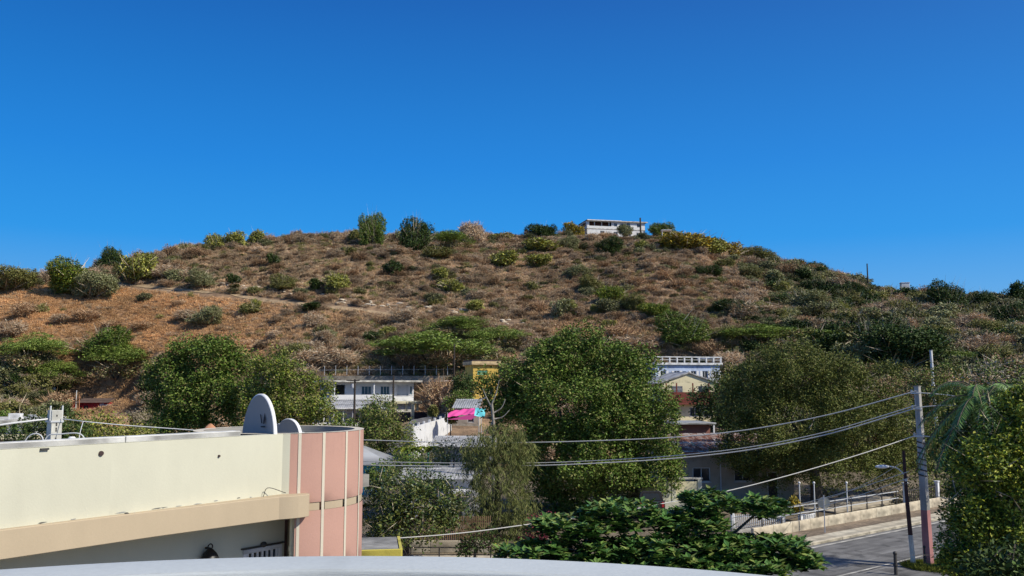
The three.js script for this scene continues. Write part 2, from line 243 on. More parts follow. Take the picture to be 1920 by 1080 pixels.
class Leaves {
  constructor() { this.p = []; this.c = []; this.n = 0; }
  /** a folded leaf of length l and width w from point o along a, its face towards f */
  leaf(o, a, f, l, w, c) {
    const s = _s.crossVectors(a, f); if (s.lengthSq() < 1e-6) s.set(1, 0, 0); s.normalize().multiplyScalar(w / 2);
    const fx = f.x * w * .18, fy = f.y * w * .18, fz = f.z * w * .18, mx = o.x + a.x * l * .5, my = o.y + a.y * l * .5, mz = o.z + a.z * l * .5, tx = o.x + a.x * l, ty = o.y + a.y * l, tz = o.z + a.z * l;
    this.p.push(o.x, o.y, o.z, mx + s.x + fx, my + s.y + fy, mz + s.z + fz, tx, ty, tz, o.x, o.y, o.z, tx, ty, tz, mx - s.x + fx, my - s.y + fy, mz - s.z + fz);
    for (let i = 0; i < 6; i++) this.c.push(c[0], c[1], c[2]); this.n++;
  }
  geo() { const g = new THREE.BufferGeometry(); g.setAttribute('position', new THREE.Float32BufferAttribute(this.p, 3)); g.setAttribute('color', new THREE.Float32BufferAttribute(this.c, 3)); g.computeVertexNormals(); return g; }
}
const _s = V(), _o = V(), _a = V(), _f = V();
function dirIn(R, v) { let x, y, z, q; do { x = R() * 2 - 1; y = R() * 2 - 1; z = R() * 2 - 1; q = x * x + y * y + z * z; } while (q > 1 || q < .01); q = 1 / Math.sqrt(q); return v.set(x * q, y * q, z * q); }
function tone(R, pal, k) { const c = pal[Math.floor(R() * pal.length)], b = k * (.8 + .4 * R()); return [c[0] * b, c[1] * b, c[2] * b]; }
/** leaves in clumps over and inside blobs [x, y, z, rx, ry, rz]; returns a Leaves */
function crown(o) {
  const { blobs, seed = 1, density = 1, per = 40, clump = .7, size = .22, width = .5, pal = PAL.tree, droop = .0, up = .5, inner = .28, flat = 1, ragged = .22, list } = o;
  const R = rng(seed), L = list || new Leaves(), d = V(), cc = V();
  for (const [bx, by, bz, rx, ry, rz] of blobs) {
    const area = 4 * Math.PI * Math.pow((Math.pow(rx * ry, 1.6) + Math.pow(rx * rz, 1.6) + Math.pow(ry * rz, 1.6)) / 3, 1 / 1.6), n = Math.max(3, Math.round(area * density / (clump * clump * 1.6)));
    for (let i = 0; i < n; i++) {
      dirIn(R, d);
      const rr = R() < inner ? .35 + .5 * R() : 1 - ragged + ragged * 1.5 * fbm(d.x * 2.2 + bx + seed, d.y * 2.2 + d.z * 1.7 + by, 2) * 1.2;
      cc.set(bx + d.x * rx * rr, by + d.y * ry * rr, bz + d.z * rz * rr);
      let deep = false;
      for (const [qx, qy, qz, ax, ay, az] of blobs) if (qx !== bx || qy !== by) { const e = Math.hypot((cc.x - qx) / ax, (cc.y - qy) / ay, (cc.z - qz) / az); if (e < .62 && R() > .3) deep = true; }
      if (deep) continue;
      const kc = .85 + .3 * R(), cr = clump * (.6 + .8 * R()), m = Math.round(per * (.6 + .8 * R()));
      for (let j = 0; j < m; j++) {
        dirIn(R, _o); const q = cr * Math.cbrt(R()); _o.multiplyScalar(q); _o.y *= flat; const ox = _o.x, oy = _o.y, oz = _o.z;
        dirIn(R, _a); _a.x += d.x * .6 + ox * .4; _a.z += d.z * .6 + oz * .4; _a.y = _a.y * .7 + d.y * .3 - droop; _a.normalize();
        dirIn(R, _f); _f.y = Math.abs(_f.y) + up; _f.addScaledVector(d, .5).normalize();
        _o.set(cc.x + ox, cc.y + oy, cc.z + oz);
        const s = size * (.65 + .7 * R()); L.leaf(_o, _a, _f, s, s * width, tone(R, pal, kc));
      }
    }
  }
  return L;
}
/** bare twigs spraying out of (0,0,0) in a dome of radius r and height h */
function twigs(R, L, n, r, h, w, pal, spread = 1) {
  for (let i = 0; i < n; i++) {
    const a = R() * Math.PI * 2, q = Math.sqrt(R()) * r * .55; _o.set(Math.cos(a) * q, h * R() * .45, Math.sin(a) * q);
    dirIn(R, _a); _a.y = Math.abs(_a.y) * 1.2 + .35; _a.x = _a.x * spread + Math.cos(a) * .45; _a.z = _a.z * spread + Math.sin(a) * .45; _a.normalize(); dirIn(R, _f);
    L.leaf(_o, _a, _f, h * (.35 + .5 * R()), w * (.6 + .8 * R()), tone(R, pal, .85 + .3 * R()));
  }
}
// shrubs for the hillside: built once about a metre across, copied and scaled
function shrubProto(kind, seed) {
  const R = rng(seed * 77 + 5), g = new THREE.Group(); let mat = leafMat, L = new Leaves();
  const blob = (n, fl) => { const b = [[0, .42 * fl, 0, .34, .34 * fl, .34]]; for (let i = 0; i < n; i++) { const a = R() * 6.28, q = .16 + .2 * R(); b.push([Math.cos(a) * q, (.26 + .4 * R()) * fl, Math.sin(a) * q, .17 + .13 * R(), (.15 + .13 * R()) * fl, .17 + .13 * R()]); } return b; };
  if (kind === 'bare') { crown({ blobs: blob(9, 1), seed, per: 17, clump: .1, size: .13, width: .12, pal: PAL.brownTwig.concat(PAL.greyTwig), list: L, density: 1.1, ragged: .45, inner: .5, up: 0 }); twigs(R, L, 160, .5, .95, .009, PAL.greyTwig); mat = leafDry; }
  else if (kind === 'rusty') { twigs(R, L, 300, .5, .95, .022, PAL.brownTwig); crown({ blobs: blob(5, 1), seed, ragged: .4, per: 12, clump: .12, size: .07, pal: PAL.rusty, list: L, density: .8 }); mat = leafDry; }
  else if (kind === 'flat') { const b = []; for (let i = 0; i < 26; i++) { const a = R() * 6.28, q = .42 * Math.sqrt(R()); b.push([Math.cos(a) * q, .72 - 1.5 * q * q + .22 * (R() - .5), Math.sin(a) * q, .11 + .08 * R(), .07 + .06 * R(), .11 + .08 * R()]); } const big = seed > 900; crown({ blobs: b, seed, per: big ? 17 : 13, clump: big ? .06 : .09, size: big ? .029 : .066, width: .45, pal: PAL.mesquite, flat: .5, list: L, up: 1, density: 1.0, ragged: .35 }); const lowB = []; for (let i = 0; i < 10; i++) { const a = R() * 6.28, q = .18 + .24 * R(); lowB.push([Math.cos(a) * q, .08 + .18 * R(), Math.sin(a) * q, .1 + .07 * R(), .1 + .05 * R(), .1 + .07 * R()]); } crown({ blobs: lowB, seed: seed + 7, per: 11, clump: big ? .06 : .09, size: big ? .033 : .066, pal: PAL.olive.concat(PAL.sage, PAL.brownTwig), list: L, ragged: .4 }); twigs(R, L, 60, .3, .62, .012, PAL.greyTwig, .7); }
  else { const pal = kind === 'yellow' ? PAL.yellow.concat(PAL.olive.slice(0, 3)) : kind === 'lime' ? PAL.lime.concat(PAL.tree) : PAL[kind]; const big = seed > 900; crown({ blobs: blob(big ? 11 : 7, 1), seed, per: big ? 15 : 11, clump: big ? .06 : .085, size: big ? .041 : .082, width: .55, pal, list: L, density: big ? .9 : .85, ragged: .42, inner: .4 }); twigs(R, L, big ? 120 : 70, .45, .95, big ? .01 : .018, PAL.greyTwig); }
  part('foliage', L.geo(), mat, g);
  const st = []; for (let i = 0; i < 4; i++) { const a = R() * 6.28, q = .12 + .14 * R(); st.push(limb([V(0, -.12, 0), V(Math.cos(a) * q * .4, .14, Math.sin(a) * q * .4), V(Math.cos(a) * q, .45, Math.sin(a) * q)], .022, .008, 4, 5)); }
  for (const s of st.slice(0, 3)) part('stem', s, M.barkDark, g);
  return g;
}
const protos = {}; for (const k of ['yellow', 'gold', 'lime', 'dark', 'olive', 'sage', 'tree', 'flat', 'bare', 'rusty']) protos[k] = [1, 2, 3].map((s) => shrubProto(k, s + k.length * 10));
const bigProtos = {}; for (const k of ['lime', 'dark', 'olive', 'tree', 'flat', 'sage']) bigProtos[k] = [901, 902].map((s) => shrubProto(k, s));
let shrubCount = 0;
function shrub(name, px, py, wpx, hpx, kind, label, category, group, from = 150, depth = 0) {
  const p = depth ? P(px, py, depth) : hit(px, py, from); if (depth) p.y = terrain(p.x, p.z);
  const k = -p.z / F, w = wpx * k * 1.0, h = hpx * k * 1.02 * (kind === 'bare' ? .9 : 1.12), set = w > 5.5 && bigProtos[kind] ? bigProtos[kind] : protos[kind], o = set[shrubCount++ % set.length].clone();
  o.name = numbered(name); o.position.copy(p); o.position.y -= .05 * h; o.scale.set(w, h, w * (.8 + .3 * hash(px, py))); o.rotation.y = hash(py, px) * 6.28; scene.add(o); return tag(o, label, category, group);
}
// ---------------------------------------------------------------- the mass of dry scrub and grass on the hill (nobody could count it)
function scatter(name, geo, mat, spots) {
  const im = new THREE.InstancedMesh(geo, mat, spots.length), m = new THREE.Matrix4(), q = new THREE.Quaternion(), e = new THREE.Euler(), c = new THREE.Color();
  spots.forEach(([x, y, z, s, h, r, b], i) => { e.set((hash(i, 3) - .5) * .3, r, (hash(i, 5) - .5) * .3); q.setFromEuler(e); m.compose(V(x, y, z), q, V(s, h, s)); im.setMatrixAt(i, m); im.setColorAt(i, c.setRGB(b[0], b[1], b[2])); });
  im.name = name; im.userData.kind = 'stuff'; shade(im); scene.add(im); return im;
}
const ROCKS = [[300, 526, 40], [410, 536, 40], [470, 540, 36], [545, 549, 40], [605, 556, 20], [650, 566, 26], [690, 570, 24], [740, 573, 40], [770, 576, 24], [815, 581, 30], [838, 583, 28], [868, 583, 20], [960, 605, 36]];
function scrubGeo(seed, pal, n, leaves) { const R = rng(seed), L = new Leaves(); twigs(R, L, Math.round(n * 1.5), .5, .62, .022, pal); if (leaves) for (let i = 0; i < leaves; i++) { dirIn(R, _o); _o.multiplyScalar(.5 * Math.cbrt(R())); _o.y = Math.abs(_o.y) * 1.1 + .12; dirIn(R, _a); dirIn(R, _f); _f.y = Math.abs(_f.y) + .4; _f.normalize(); L.leaf(_o.clone(), _a, _f, .09, .06, tone(R, pal, 1)); } return L.geo(); }
function tuftGeo(seed) { const R = rng(seed), L = new Leaves(); for (let i = 0; i < 34; i++) { const a = R() * 6.28, q = .4 * Math.sqrt(R()); _o.set(Math.cos(a) * q, 0, Math.sin(a) * q); dirIn(R, _a); _a.y = Math.abs(_a.y) + .7; _a.normalize(); dirIn(R, _f); L.leaf(_o.clone(), _a, _f, .35 + .45 * R(), .05, tone(R, [[1, .95, .9], [.8, .75, .7], [1.1, 1.05, .95]], 1)); } return L.geo(); }
{
  const R = rng(20240), lists = { grass: [], dryA: [], dryB: [], grey: [], olive: [], yellow: [], green: [], bigBare: [], bigRust: [], bigOlive: [], bigSage: [], bigDark: [] };
  const houses = [[1155, 314, 16], [705, 131, 10]].map(([px, d, r]) => [(px - 960) / F * d, -d, r]);
  for (let i = 0; i < 340000; i++) {
    const x = (R() * 2 - 1) * 235, d = 84 + R() * 240, u = x / d; if (Math.abs(u) > .68) continue;
    const pxx = 960 + F * u, D = tableAt(RIDGE, pxx)(2); if (d > D + 7) continue;
    const d0 = tableAt(RIDGE, pxx)(3); if (d < d0 - 6 && (d < 78 || R() < .72 || (pxx > 590 && pxx < 935) || (pxx > 1220 && pxx < 1360))) continue;
    if (houses.some(([a, b, r]) => Math.hypot(x - a, -d - b) < r)) continue;
    const y = terrain(x, -d), [px, py] = toPixel(x, y, -d), o = orange(px, py), n = fbm(x / 16, d / 16, 3), n2 = fbm(x / 6 + 70, d / 6, 2), r = R() * 6.28;
    const right = Math.max(ss((px - 1180) / 420) * .75 + .25 * ss((py - 600) / 90), px < 330 ? .9 * ss((py - 650) / 50) : 0), pt = fbm(x / 7 + 11, d / 7 + 5, 3), v = (.62 + .5 * R()) * (.45 + 1.05 * pt);
    if (px > 1676 && px < 1720 && D - d < 16) continue; if (px > 1226 && px < 1276 && D - d < 16) continue; const zone = d < 186 && d > 110 && px > 118 && px < 275; if (py < 612 && ROCKS.some(([a, b, w]) => Math.abs(px - a) < w * .7 && py - b > -7 && py - b < 9) && R() < .85) continue;
    if (py < 640 && Math.abs(py - tableAt([[205, 533], [470, 560], [760, 589]], px)(1)) < 5 && px > 200 && px < 765) continue;
    if (zone || R() < (.46 + .42 * o) * (1 - .6 * right)) { const k = lerp(.75, 1, R()) * (.5 + .95 * pt); lists.grass.push([x, y - .03, -d, .9 + .8 * R(), (.6 + 1.0 * R()) * (1 - .3 * o), r, [lerp(.62, .65, o) * k, lerp(.45, .41, o) * k, lerp(.285, .215, o) * k]]); continue; }
    if (o > .25 && right < .5 && R() < .30 + .42 * o) continue; if (R() < .12 - .12 * right) continue;
    const crest = 1 - ss((D - d - 2) / 10), s = (.8 + 1.6 * R() * R() + (R() < .006 + .03 * right + (n > .56 ? .02 : 0) ? 1.0 + 1.5 * R() : 0)) * (.75 + .6 * n2) * (1 + .6 * right + .55 * crest * R());
    const pick = R(), g = n - .5 + right * .22;
    if (R() < .085 && o < .5 + .3 * R() && right < .6) { const q = .9 + 1.5 * R() * R() + .5 * (pt > .5 ? R() : 0), tv = (.42 + .5 * R()); lists[R() < .5 ? 'bigBare' : R() < .55 ? 'bigRust' : R() < .5 ? 'bigSage' : 'bigOlive'].push([x, y - .15, -d, q * 1.25, q * .85, r, [tv, tv * .95, tv * .9]]); continue; }
    if (s > 2.45) { lists[right > .45 && R() < .75 ? (R() < .45 ? 'bigOlive' : R() < .5 ? 'bigSage' : 'bigDark') : R() < .42 ? 'bigBare' : R() < .5 ? 'bigRust' : R() < .5 ? 'bigSage' : 'bigOlive'].push([x, y - .1, -d, s * .95, s * .75, r, [v, v, v]]); continue; }
    if (pick < .03 + .10 * ss(g * 5) + .30 * right) lists.olive.push([x, y - .05, -d, s * 1.25, s * .9, r, [v, v, v]]);
    else if (pick < .05 + .13 * ss(g * 5) + .42 * right) lists.green.push([x, y - .05, -d, s * 1.2, s * .9, r, [v, v, v]]);
    else if (n2 > .6 && pick < .28) lists.yellow.push([x, y - .05, -d, s * .8, s * .75, r, [v, v, v]]);
    else if (pick < .62) lists[R() < .5 ? 'dryA' : 'dryB'].push([x, y - .05, -d, s * 1.15, s * .8, r, [v, v * (.97 + .06 * R()), v]]);
    else lists.grey.push([x, y - .05, -d, s * 1.15, s * .85, r, [v, v, v]]);
  }
  for (let i = 0; i < 2600; i++) {   // taller brush that makes the crest ragged
    const pxx = -20 + R() * 1960, D = tableAt(RIDGE, pxx)(2), d = D - 3 + R() * 6, x = (pxx - 960) / F * d; if ((pxx > 1612 && pxx < 1725) || (pxx > 385 && pxx < 500 && d < D)) continue; if (pxx > 1085 && pxx < 1265) continue; if (pxx > 1600 && pxx < 1660 && R() < .8) continue; if (pxx > 40 && pxx < 110 && R() < .7) continue;
    const y = terrain(x, -d), s = (1.1 + 2.9 * R() * R()) * (pxx > 1420 ? .7 : 1), v = .5 + .6 * R(), k = R(), row = [x, y - .05, -d, s * 1.1, s * (1 + .5 * R()), R() * 6.28, [v, v, v]];
    lists[s > 1.7 ? (k < .45 ? 'bigBare' : k < .6 ? 'bigRust' : k < .8 ? 'bigSage' : 'bigOlive') : k < .3 ? 'grey' : k < .5 ? 'dryA' : k < .62 ? 'dryB' : k < .82 ? 'olive' : k < .93 ? 'green' : 'yellow'].push(row);
  }
  scatter('dry_grass', tuftGeo(4), leafDry, lists.grass);
  scatter('dry_scrub', scrubGeo(8, PAL.dry, 130, 60), leafDry, lists.dryA);
  scatter('dry_scrub_001', scrubGeo(9, PAL.rusty.concat(PAL.dry), 110, 90), leafDry, lists.dryB);
  scatter('dry_scrub_002', scrubGeo(10, PAL.greyTwig.concat(PAL.brownTwig), 150, 20), leafDry, lists.grey);
  scatter('green_scrub', scrubGeo(11, PAL.olive, 60, 260), leafMat, lists.olive);
  scatter('green_scrub_001', scrubGeo(12, PAL.dark.concat(PAL.olive), 40, 280), leafMat, lists.green);
  scatter('green_scrub_002', scrubGeo(13, PAL.yellow.concat(PAL.olive), 50, 220), leafMat, lists.yellow);
  const fol = (k) => protos[k][1].children[0].geometry; scatter('dry_scrub_003', fol('bare'), leafDry, lists.bigBare); scatter('dry_scrub_004', fol('rusty'), leafDry, lists.bigRust); scatter('green_scrub_003', fol('olive'), leafMat, lists.bigOlive); scatter('green_scrub_004', fol('sage'), leafMat, lists.bigSage); scatter('green_scrub_005', fol('dark'), leafMat, lists.bigDark);
}

// ---------------------------------------------------------------- shrubs and small trees one can tell apart on the hill: [px, py of the foot, width, height (px), kind, label]
const onCrest = [
  ['tall_hill_tree', 698, 465, 50, 72, 'tree', 'tall rounded green tree standing up from the crest, left of the darker tree', 'tree'],
  ['tall_hill_tree', 779, 476, 62, 70, 'dark', 'dark green broad tree on the crest between rounded tree and spreading canopy', 'tree'],
  ['spreading_tree', 842, 470, 92, 40, 'flat', 'low green spreading canopy tree on the crest beside dark tree', 'tree'],
  ['bare_shrub', 886, 460, 46, 58, 'bare', 'leafless greyish pink bush sticking up from the crest', 'shrub'],
  ['dark_hill_tree', 1013, 450, 58, 36, 'dark', 'low dark green tree on the crest left of the golden bush', 'tree'],
  ['golden_bush', 1080, 448, 44, 36, 'gold', 'golden orange bush touching the left end of the hilltop house', 'shrub'],
  ['house_tree', 1240, 443, 52, 36, 'tree', 'rounded green tree at the right end of the hilltop house', 'tree'],
  ['front_tree', 1172, 446, 30, 28, 'sage', 'pale green small tree in front of the hilltop house facade', 'tree'],
  ['dark_hill_tree', 206, 516, 48, 56, 'dark', 'dark windswept tree rising behind the large left crest bushes', 'tree'],
  ['large_bush', 140, 553, 92, 66, 'lime', 'large bright green bush at the left gap in the crest', 'shrub'],
  ['large_bush', 178, 561, 84, 54, 'sage', 'grey green rounded bush in front of the large left crest bush', 'shrub'],
  ['large_bush', 255, 532, 74, 62, 'yellow', 'broad yellow green bush right of the windswept dark tree', 'shrub'],
  ['large_bush', 22, 546, 90, 50, 'olive', 'wide olive bush at the left edge of the crest', 'shrub'],
  ['bare_shrub', 318, 522, 60, 36, 'bare', 'greyish leafless bush right of the broad yellow green bush', 'shrub'],
  ['yellow_shrub', 401, 470, 38, 38, 'yellow', 'leftmost of three yellow green shrubs in a row on the left crest', 'shrub'],
  ['yellow_shrub', 441, 468, 42, 40, 'yellow', 'middle of three yellow green shrubs in a row on the left crest', 'shrub'],
  ['yellow_shrub', 484, 462, 36, 38, 'yellow', 'rightmost of three yellow green shrubs in a row on the left crest', 'shrub'],
  ['bare_shrub', 640, 456, 34, 26, 'bare', 'small leafless bush on the crest left of the tall rounded tree', 'shrub'],
  ['green_shrub', 662, 458, 30, 28, 'olive', 'olive shrub at the left foot of the tall rounded crest tree', 'shrub'],
  ['yellow_shrub', 938, 456, 50, 24, 'yellow', 'yellow green shrub on the crest right of the leafless bush', 'shrub'],
  ['yellow_shrub', 1018, 474, 74, 30, 'yellow', 'long bright yellow shrub just below the low dark crest tree', 'shrub'],
  ['yellow_shrub', 1288, 474, 84, 46, 'gold', 'first golden yellow shrub right of the white gazebo', 'shrub'],
  ['yellow_shrub', 1328, 480, 84, 42, 'yellow', 'second yellow shrub along the crest right of the gazebo', 'shrub'],
  ['yellow_shrub', 1366, 487, 80, 38, 'gold', 'third golden yellow shrub along the crest right of the gazebo', 'shrub'],
  ['yellow_shrub', 1404, 490, 70, 30, 'olive', 'olive shrub ending the yellow row along the right crest', 'shrub'],
  ['green_shrub', 1450, 496, 40, 24, 'olive', 'olive shrub halfway down the right crest', 'shrub'],
  ['green_shrub', 1525, 512, 50, 26, 'dark', 'dark low shrub on the right crest above the orange bare patch', 'shrub'],
  ['crest_tree', 1782, 600, 66, 66, 'dark', 'tallest dark tree on the low right crest', 'tree'],
  ['crest_tree', 1842, 588, 52, 44, 'dark', 'dark tree on the low right crest, right of the tallest', 'tree'],
  ['crest_tree', 1908, 580, 40, 52, 'dark', 'dark tree at the right edge of the crest', 'tree'],
  ['crest_tree', 1730, 586, 70, 42, 'olive', 'olive bushy tree on the right crest below the white tank', 'tree'],
  ['yellow_shrub', 1666, 562, 34, 30, 'yellow', 'yellow shrub at the foot of the thin pole on the right crest', 'shrub'],
  ['yellow_shrub', 1630, 568, 26, 24, 'yellow', 'small yellow shrub below the orange bare patch on the right', 'shrub'],
];
for (const [n, px, py, w, h, k, l, c] of onCrest) shrub(n, px, py, w, h, k, l, c, c === 'tree' ? 'trees along the crest' : 'shrubs along the crest', 200);
const onSlope = [
  ['green_shrub', 512, 500, 28, 28, 'dark', 'small dark green shrub high on the left slope'], ['green_shrub', 736, 517, 38, 32, 'dark', 'round dark green shrub alone on the upper middle slope'],
  ['green_shrub', 1140, 484, 54, 38, 'dark', 'dark green rounded shrub just below the hilltop house'], ['yellow_shrub', 1205, 473, 26, 26, 'yellow', 'small yellow shrub below the right end of the hilltop house'],
  ['yellow_shrub', 632, 548, 52, 40, 'yellow', 'yellow green shrub above the pale rocks on the left slope'], ['green_shrub', 596, 546, 30, 24, 'dark', 'dark shrub left of the yellow green one above the rocks'],
  ['yellow_shrub', 828, 524, 34, 26, 'yellow', 'upper of two joined yellow shrubs mid slope'], ['yellow_shrub', 846, 552, 50, 32, 'yellow', 'lower of two joined yellow shrubs mid slope'],
  ['yellow_shrub', 940, 504, 52, 36, 'yellow', 'yellow green shrub on the upper slope left of the long yellow one'], ['yellow_shrub', 1008, 502, 54, 30, 'yellow', 'yellow shrub below the long bright yellow crest shrub'],
  ['yellow_shrub', 1072, 597, 26, 38, 'yellow', 'narrow bright yellow shrub beside a grey bush on the lower middle slope'], ['bare_shrub', 1046, 598, 48, 38, 'sage', 'grey green bush left of the narrow yellow shrub'],
  ['yellow_shrub', 1142, 618, 28, 20, 'yellow', 'small yellow shrub above the big central tree'], ['yellow_shrub', 1115, 588, 18, 20, 'yellow', 'very small yellow shrub right of the narrow yellow shrub'],
  ['yellow_shrub', 1512, 520, 26, 20, 'yellow', 'small yellow shrub high on the right slope'], ['yellow_shrub', 1577, 588, 28, 26, 'yellow', 'round yellow shrub low on the right slope'], ['yellow_shrub', 1540, 584, 30, 28, 'yellow', 'yellow shrub just left of the round one on the right slope'],
  ['yellow_shrub', 1458, 602, 32, 22, 'yellow', 'yellow shrub below the tangled grey thicket on the right slope'], ['yellow_shrub', 1356, 508, 40, 22, 'olive', 'olive green shrub below the yellow row on the right crest'],
  ['green_shrub', 1082, 522, 48, 26, 'sage', 'uppermost shrub of the green diagonal line across the slope'], ['green_shrub', 1112, 550, 54, 32, 'olive', 'second shrub down the green diagonal line'], ['green_shrub', 1145, 570, 60, 36, 'lime', 'third and brightest shrub down the green diagonal line'],
  ['green_shrub', 1186, 584, 54, 30, 'olive', 'fourth shrub down the green diagonal line'], ['green_shrub', 1225, 596, 56, 30, 'lime', 'lowest shrub of the green diagonal line, above the round tree'],
  ['green_shrub', 1062, 474, 44, 30, 'sage', 'grey green shrub left below the hilltop house'], ['green_shrub', 1258, 466, 70, 16, 'dark', 'dark hedge like shrub under the white gazebo'],
  ['green_shrub', 380, 540, 48, 36, 'sage', 'grey green bush just above the dirt track on the left'], ['green_shrub', 438, 534, 26, 24, 'dark', 'small dark shrub above the track near pale rocks'], ['green_shrub', 530, 546, 50, 32, 'olive', 'olive bush above the first pale rocks'],
  ['green_shrub', 578, 586, 46, 18, 'dark', 'dark low shrub sitting on the edge of the dirt track'], ['yellow_shrub', 478, 584, 22, 26, 'yellow', 'small yellow shrub below the dirt track'], ['green_shrub', 470, 590, 44, 24, 'olive', 'olive bush beside the small yellow shrub below the track'],
  ['green_shrub', 385, 612, 60, 38, 'sage', 'grey green thicket in the middle of the orange slope'], ['green_shrub', 350, 600, 40, 26, 'bare', 'leafless bush left of the thicket on the orange slope'], ['bare_shrub', 160, 604, 50, 24, 'rusty', 'rust brown bush on the left orange slope'], ['bare_shrub', 208, 618, 40, 18, 'rusty', 'small rust brown bush right of the other on the orange slope'], ['bare_shrub', 45, 594, 46, 30, 'rusty', 'brown bush near the left edge of the orange slope'], ['bare_shrub', 25, 630, 56, 36, 'bare', 'pale leafless bush at the left edge above the green canopy'], ['bare_shrub', 112, 608, 36, 22, 'bare', 'thin leafless bush in the orange grass'], ['bare_shrub', 265, 618, 44, 16, 'rusty', 'low brown bush on the orange slope below the track'],
  ['yellow_shrub', 726, 634, 34, 26, 'yellow', 'yellow green shrub left above the wide green canopy'], ['bare_shrub', 700, 642, 44, 22, 'dark', 'dark shrub at the left edge of the wide green canopy'],
  ['thicket', 1390, 596, 96, 34, 'dark', 'dark tangled thicket on the right slope'], ['thicket', 1440, 594, 80, 30, 'bare', 'grey twiggy thicket right of the dark tangled one'], ['thicket', 1510, 584, 90, 40, 'sage', 'broad grey green thicket on the right slope'], ['thicket', 1590, 564, 62, 36, 'dark', 'dark green bush under the orange bare patch on the right'], ['thicket', 1395, 524, 70, 24, 'sage', 'low grey green thicket high on the right slope'], ['thicket', 1330, 520, 50, 24, 'dark', 'dark bush high on the right slope above the thickets'],
  ['thicket', 820, 486, 70, 26, 'olive', 'olive thicket under the spreading crest tree'], ['thicket', 745, 480, 50, 24, 'bare', 'brown leafless thicket between the two tall crest trees'], ['thicket', 1660, 640, 60, 40, 'bare', 'pale twiggy bush above the large dark tree on the right'], ['thicket', 1850, 640, 70, 44, 'olive', 'olive bush on the lower right slope'], ['thicket', 1780, 655, 60, 40, 'bare', 'bleached fallen branches bush on the lower right slope'], ['thicket', 1895, 616, 60, 50, 'dark', 'dark bush at the right edge of the slope'], ['thicket', 1690, 598, 60, 36, 'olive', 'olive bush left of the tallest crest tree'], ['thicket', 1905, 660, 60, 40, 'lime', 'bright green bush at the right edge of the lower slope'],
  ['bare_shrub', 1010, 590, 40, 30, 'rusty', 'brown bush left of the grey green bush low on the slope'], ['bare_shrub', 890, 585, 36, 26, 'yellow', 'yellowish bush at the right end of the pale rocks'], ['bare_shrub', 1190, 540, 36, 24, 'rusty', 'rust brown bush on the open upper right slope'], ['bare_shrub', 1270, 545, 40, 26, 'rusty', 'brown bush on the open slope right of the diagonal line'],
];
for (const [n, px, py, w, h, k, l] of onSlope) shrub(n, px, py, w, h, k, l, 'shrub', 'shrubs on the slope', 160);
const lowTrees = [
  [58, 690, 150, 66, 'flat', 'wide green spreading canopy at the foot of the slope, left edge'], [218, 708, 150, 62, 'flat', 'wide green spreading canopy left of the tall leafy tree'], [820, 690, 230, 70, 'flat', 'widest green spreading canopy above the white house'], [862, 632, 120, 40, 'flat', 'dull green spreading canopy behind the widest one'], [1420, 652, 170, 44, 'flat', 'light green spreading canopy above the blue house'], [1520, 656, 150, 40, 'flat', 'light green spreading canopy behind the round dull tree'], [935, 654, 110, 44, 'flat', 'spreading canopy behind the left shoulder of the big central tree'], [105, 726, 100, 44, 'flat', 'flat green canopy above the small red shed'], [740, 668, 90, 36, 'flat', 'small spreading canopy left of the widest one'], [1800, 700, 110, 44, 'flat', 'spreading canopy on the lower right slope'],
  [1285, 652, 98, 66, 'tree', 'round leafy green tree at the foot of the slope behind blue house'], [1690, 696, 150, 92, 'dark', 'large dark green tree right of the round dull tree'], [1640, 664, 90, 62, 'dark', 'dark green tree behind the large dark one'], [600, 694, 96, 54, 'bare', 'grey leafless tree left above the white house'], [650, 690, 70, 44, 'bare', 'second grey leafless tree above the white house'], [560, 690, 70, 48, 'olive', 'olive bush behind the leafy left trees'], [1180, 660, 90, 40, 'bare', 'brown leafless bush left of the round leafy tree'], [20, 784, 62, 76, 'tree', 'dark leafy tree at the left edge below the slope'], [190, 774, 90, 60, 'tree', 'round green tree behind the red shed'], [1360, 650, 70, 40, 'olive', 'olive bush between the round tree and light canopy'], [1870, 700, 100, 50, 'olive', 'olive thicket tree at the right foot of the slope'], [1750, 650, 90, 44, 'olive', 'olive tree above the white post on the right'], [325, 700, 60, 40, 'rusty', 'rust brown bush left of the tall leafy tree'], [1160, 640, 60, 34, 'rusty', 'rust brown bush above the right shoulder of the big central tree'],
];
lowTrees.forEach(([px, py, w, h, k, l]) => shrub(k === 'flat' ? 'spreading_tree' : k === 'bare' || k === 'rusty' || k === 'olive' ? 'foot_bush' : 'round_tree', px, py, w, h, k, l, k === 'bare' || k === 'rusty' || k === 'olive' ? 'shrub' : 'tree', 'trees at the foot of the slope', 100, px === 190 ? 186 : px === 20 ? 110 : 0));

